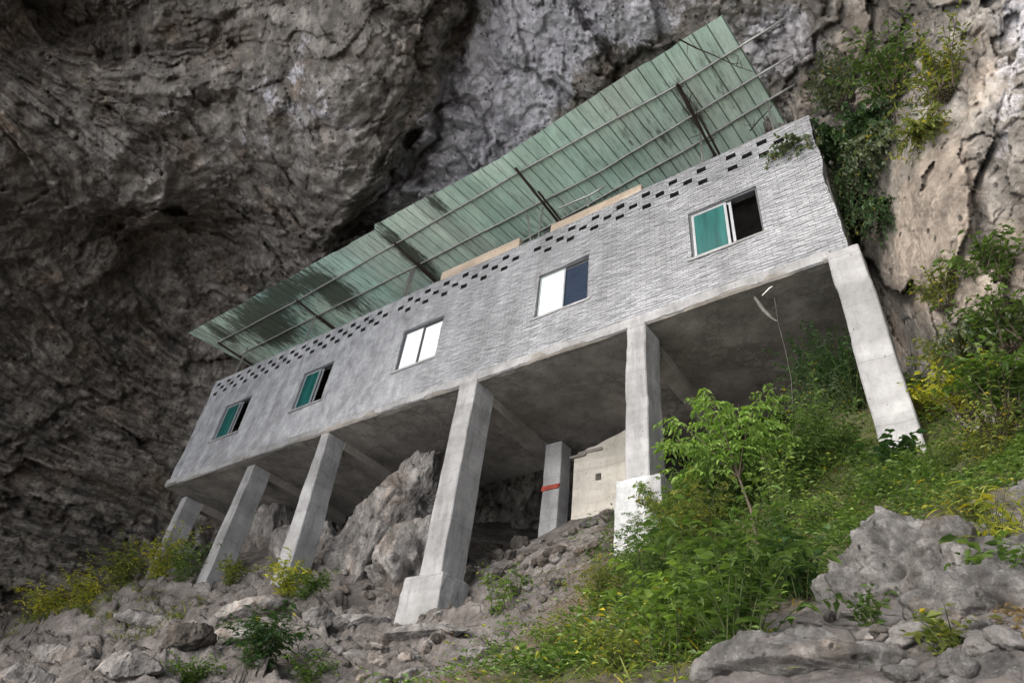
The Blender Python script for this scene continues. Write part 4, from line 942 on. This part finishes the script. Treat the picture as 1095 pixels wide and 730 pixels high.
CL = [ # on the cliff: u, v, pull toward camera, h, spread, stems, lps, L, Wr, mat, hang, label
 (862, 158, 2.3, .5, .6, 44, 18, .1, .6, 'leaf_grey', True, 'grey-green creeper spilling over the top right corner of the wall', -.3),
 (905, 110, .4, .7, .9, 46, 18, .1, .45, 'leaf_grey', False, 'tangled grey-green creeper on the cliff above the wall corner', 0),
 (884, 150, .5, .9, .7, 46, 20, .1, .55, 'leaf_dark', True, 'dark creeper hanging behind the top corner of the wall', -.2),
 (893, 195, 1.4, 1., .5, 46, 20, .09, .55, 'leaf_grey', True, 'grey-green creeper tongue hugging the right wall edge', -.1),
 (925, 130, .4, .8, .8, 46, 20, .1, .5, 'leaf_dark', True, 'dark shaded creeper beneath the feathery cliff bush', 0),
 (905, 240, .3, .7, .4, 36, 18, .08, .6, 'leaf_olive', True, 'olive creeper tip beside the lower right wall edge', 0),
 (960, 95, .3, .8, .9, 40, 18, .12, .3, 'leaf_mid', False, 'bright feathery bush high on the cliff at upper right', 0),
 (1010, 100, .3, .7, .8, 34, 15, .11, .3, 'leaf_olive', False, 'olive bush high on the cliff, right of the bright feathery one', 0),
 (915, 190, .4, 1.1, .7, 50, 22, .09, .6, 'leaf_dark', True, 'dark hanging creeper curtain right beside the wall', 0),
 (935, 150, .4, 1., .8, 46, 20, .09, .55, 'leaf_grey', True, 'hanging creeper below the cliff bush at upper right', 0),
 (940, 220, .3, .8, .55, 36, 18, .08, .6, 'leaf_dark', True, 'lowest dark green tongue of hanging creeper on the cliff', 0),
 (985, 140, .2, .5, .6, 30, 14, .09, .4, 'leaf_olive', True, 'mossy olive tuft hanging over the tan rock', 0),
 (1065, 300, .3, .5, .6, 30, 14, .09, .5, 'leaf_mid', False, 'green bush on the bank at the right edge, topmost of the lower ones', 0),
 (1010, 325, .2, .4, .4, 22, 12, .07, .5, 'leaf_olive', False, 'small olive plant on bare rock right of the column', 0),
 (1040, 350, .3, .5, .6, 34, 14, .08, .5, 'leaf_grey', True, 'grey-green plants draping the bank right of the column', 0),
 (1080, 370, .3, .6, .6, 34, 14, .1, .45, 'leaf_mid', False, 'leafy green bush against the right picture edge', 0),
 (1025, 400, .3, .5, .5, 34, 14, .08, .45, 'leaf_olive', False, 'olive bush in the middle of the right bank', 0),
 (1040, 440, .3, .5, .55, 34, 13, .1, .4, 'leaf_yellow', False, 'yellow-leaved bush low on the right bank', 0),
 (1000, 450, .2, .45, .35, 24, 12, .09, .4, 'leaf_yellow', False, 'small yellow-leaved bush right beside the rightmost column', 0),
 (1080, 440, .3, .6, .55, 34, 13, .12, .4, 'leaf_mid', False, 'dark glossy bush low at the right picture edge', 0),
 (1070, 480, .3, .4, .6, 34, 12, .07, .4, 'leaf_olive', False, 'olive bush at the foot of the right bank', 0),
]
for i, (u, v, pull, h, sp, st_, lp, L, Wr, mt, hg, lb, lx) in enumerate(CL):
    st_ = int(st_*1.9); lp = int(lp*1.6); L *= 1.1; h *= 1.2; sp *= 1.15
    p = chit(u, v); p = p*(1-pull/p.length); nm = 'creeper' if 'creeper' in lb else 'bush'
    plant(nm, p, h, sp, st_, lp, L, Wr, M[mt], lb, nm if nm == 'creeper' or 'bush' in lb else 'plant', hang=hg, seed=500+i*5, lean=(lx, -.3), stemmat=M['twig'], stem_r=.01)

# ground cover (uncountable)
def scatter(name, n, region, L, Wr, mat, label, seed, flat=.6):
    rs = np.random.default_rng(seed); xs, ys = region(rs, n); zs = ground_z(xs, ys)
    mound = np.clip(fbm(np.stack([xs*1.1, ys*1.1, 0*xs+4], 1), 3, s=230)+.15, 0, 1)*(.55 if flat > .5 else 0)
    P = np.stack([xs, ys, zs+rs.uniform(0, .1, len(xs))*flat+mound*rs.uniform(0, 1, len(xs))], 1); a = rs.uniform(0, 6.28, len(xs)); D = np.stack([np.cos(a), np.sin(a), rs.uniform(-.1, 1.2, len(xs))*(1.2-flat)], 1)
    U = np.stack([rs.normal(size=len(xs))*.4, rs.normal(size=len(xs))*.4-.3, np.ones(len(xs))], 1); Ls = L*rs.uniform(.5, 1.4, len(xs))
    v, f = leaf_mesh(P, D, U, Ls, Ls*Wr); o = leaves_obj(name, v, f, mat, None); tag(o, label, kind='stuff'); return o
def reg(x0, x1, y0, y1, thr, s, keepf=None):
    def f(rs, n):
        x = rs.uniform(x0, x1, n); y = rs.uniform(y0, y1, n); m = fbm(np.stack([x*1.4, y*1.4, 0*x], 1), 3, s=s) > thr
        if keepf is not None: m &= keepf(x, y)
        return x[m], y[m]
    return f
def nout(x, y):
    k = (x+4.4+.3*(y-6)+fbm(np.stack([x*1.2, y*1.2, 0*x], 1), 3, s=240)*.8)
    thin = _hash((x*997).astype(int), (y*991).astype(int), np.zeros(len(x), int), 4) < np.clip(.12+k*.9, .1, 1)
    return ((x+.4)**2/1.5+(y-5.5)**2/2.2 > 1) & thin & (x > -7.6+.4*(9-y))
scatter('ground_cover', 70000, reg(-7, 1.6, 4.6, 12.3, -.35, 201, nout), .065, .55, M['leaf_mid'], 'low green leaves covering the slope', 1)
scatter('ground_cover', 16000, reg(-7.5, 1.6, 4.2, 12., .0, 203, nout), .06, .5, M['leaf_bright'], 'bright green seedlings among the ground cover', 2)
scatter('ground_cover', 3500, reg(-7.5, 1.6, 4.2, 11, .1, 205, nout), .06, .5, M['leaf_yellow'], 'yellowed leaves among the ground cover', 3)
scatter('grass', 22000, reg(-8, 1.6, 4., 10.5, -.2, 207, nout), .16, .06, M['leaf_olive'], 'thin grass blades on the slope', 4, flat=.05)
scatter('grass', 5000, reg(-29, -17, 8.6, 9.8, -.3, 209), .2, .1, M['leaf_olive'], 'grass along the crest of the left ledge', 5, flat=.05)
scatter('leaf_litter', 2600, reg(-.15, .9, 3.9, 5.4, -.9, 211), .04, .5, M['leaf_dry'], 'dry brown fallen leaves at lower right', 6, flat=.4)
scatter('leaf_litter', 5000, reg(-8, -1, 4.5, 11, -.1, 213), .05, .45, M['leaf_dry'], 'dry leaves and straw scattered over the soil', 7, flat=.4)

# ------------------------------------------------------------------ odds and ends
w = [at(828, 318, 1, 10.25), at(832, 345, 1, 10.25), at(840, 375, 1, 10.25), at(846, 405, 1, 10.25), at(848, 440, 1, 10.25)]
o = MB().tube(w, .004, 5).build('wire', M['rag']); tag(o, 'thin wire hanging from the slab in the rightmost bay', 'wire')
a_ = at(807, 318, 1, 10.15); 
rv2 = []; 
for i in range(9):
    t = i/8; c = at(807+t*25, 318+t*26+4*math.sin(t*3), 1, 10.15); wd = .05*math.sin(math.pi*min(1, t+.12))*.5+.01
    rv2 += [(c[0]-wd, c[1]+.02*math.sin(i*2), c[2]), (c[0], c[1]-.03, c[2]-.01), (c[0]+wd, c[1]+.02*math.cos(i*2), c[2]+.02)]
rf = []
for i in range(8):
    for j in range(2): rf.append([i*3+j, i*3+j+1, i*3+j+4, i*3+j+3])
o = mesh_np('rag', rv2, rf, M['rag']); s = o.modifiers.new('s', 'SOLIDIFY'); s.thickness = .01; tag(o, 'grey cloth scrap dangling under the slab edge near the wire', 'rag')
o = MB().tube([at(815, 316, 1, 9.9), at(823, 308, 1, 9.9), at(826, 306, 1, 9.9)], [.008, .015, .008], 6).build('plastic_strip', M['white'], None, True); tag(o, 'white plastic strip stuck to the slab edge above the cloth scrap', 'plastic')
for (u0, v0, u1, v1, lb) in ((714, 154, 725, 149, 'white tube caught on the canopy pipe near its right end'), (688, 173, 692, 168, 'short white tube caught on the canopy pipe, left of the longer one')):
    a_ = at(u0, v0, 1, 10.6); b_ = at(u1, v1, 1, 10.6); o = MB().tube([a_, b_], .03, 8).build('tube', M['white'], None, True); tag(o, lb, 'tube')
# dead branches resting on and hanging under the canopy
def branch(pts, r, seed, label, tw=6, L=.35):
    rs = np.random.default_rng(seed); mb = MB(); pts = [np.array(p) for p in pts]; mb.tube(pts, list(np.linspace(r, r*.3, len(pts))), 5)
    for i in range(tw):
        k = rs.integers(0, len(pts)-1); p = pts[k]+(pts[k+1]-pts[k])*rs.uniform(0, 1); d = rs.normal(size=3)*np.array([1, 1, .4]); d /= np.linalg.norm(d); m_ = p+d*L*.5+rs.normal(size=3)*.04; mb.tube([p, m_, p+d*L+rs.normal(size=3)*.06], [r*.45, r*.3, r*.15], 4)
    o = mb.build('dead_branch', M['rust'], None, True); tag(o, label, 'branch')
zr = 15.86
B2 = lambda u, v, z=zr: at(u, v, 2, z)
branch([B2(724, 90), B2(735, 108), B2(746, 130), B2(757, 152), B2(765, 168)], .04, 1, 'thick dead branch hanging under the right part of the canopy', 9)
branch([B2(726, 42), B2(745, 52), B2(765, 60), B2(790, 72), B2(803, 76)], .02, 2, 'thin dead branch crossing the top right corner of the canopy', 6)
branch([B2(802, 140), B2(812, 128), B2(822, 118), B2(830, 108)], .02, 3, 'forked twig at the lower right end of the canopy', 5)
branch([B2(215, 368, 16.02), B2(224, 362, 16.1), B2(218, 356, 16.2), B2(232, 353, 16.1), B2(245, 355, 16.05)], .015, 4, 'curled twig on the far left end of the canopy', 4, .3)
print('objects', len(bpy.data.objects))
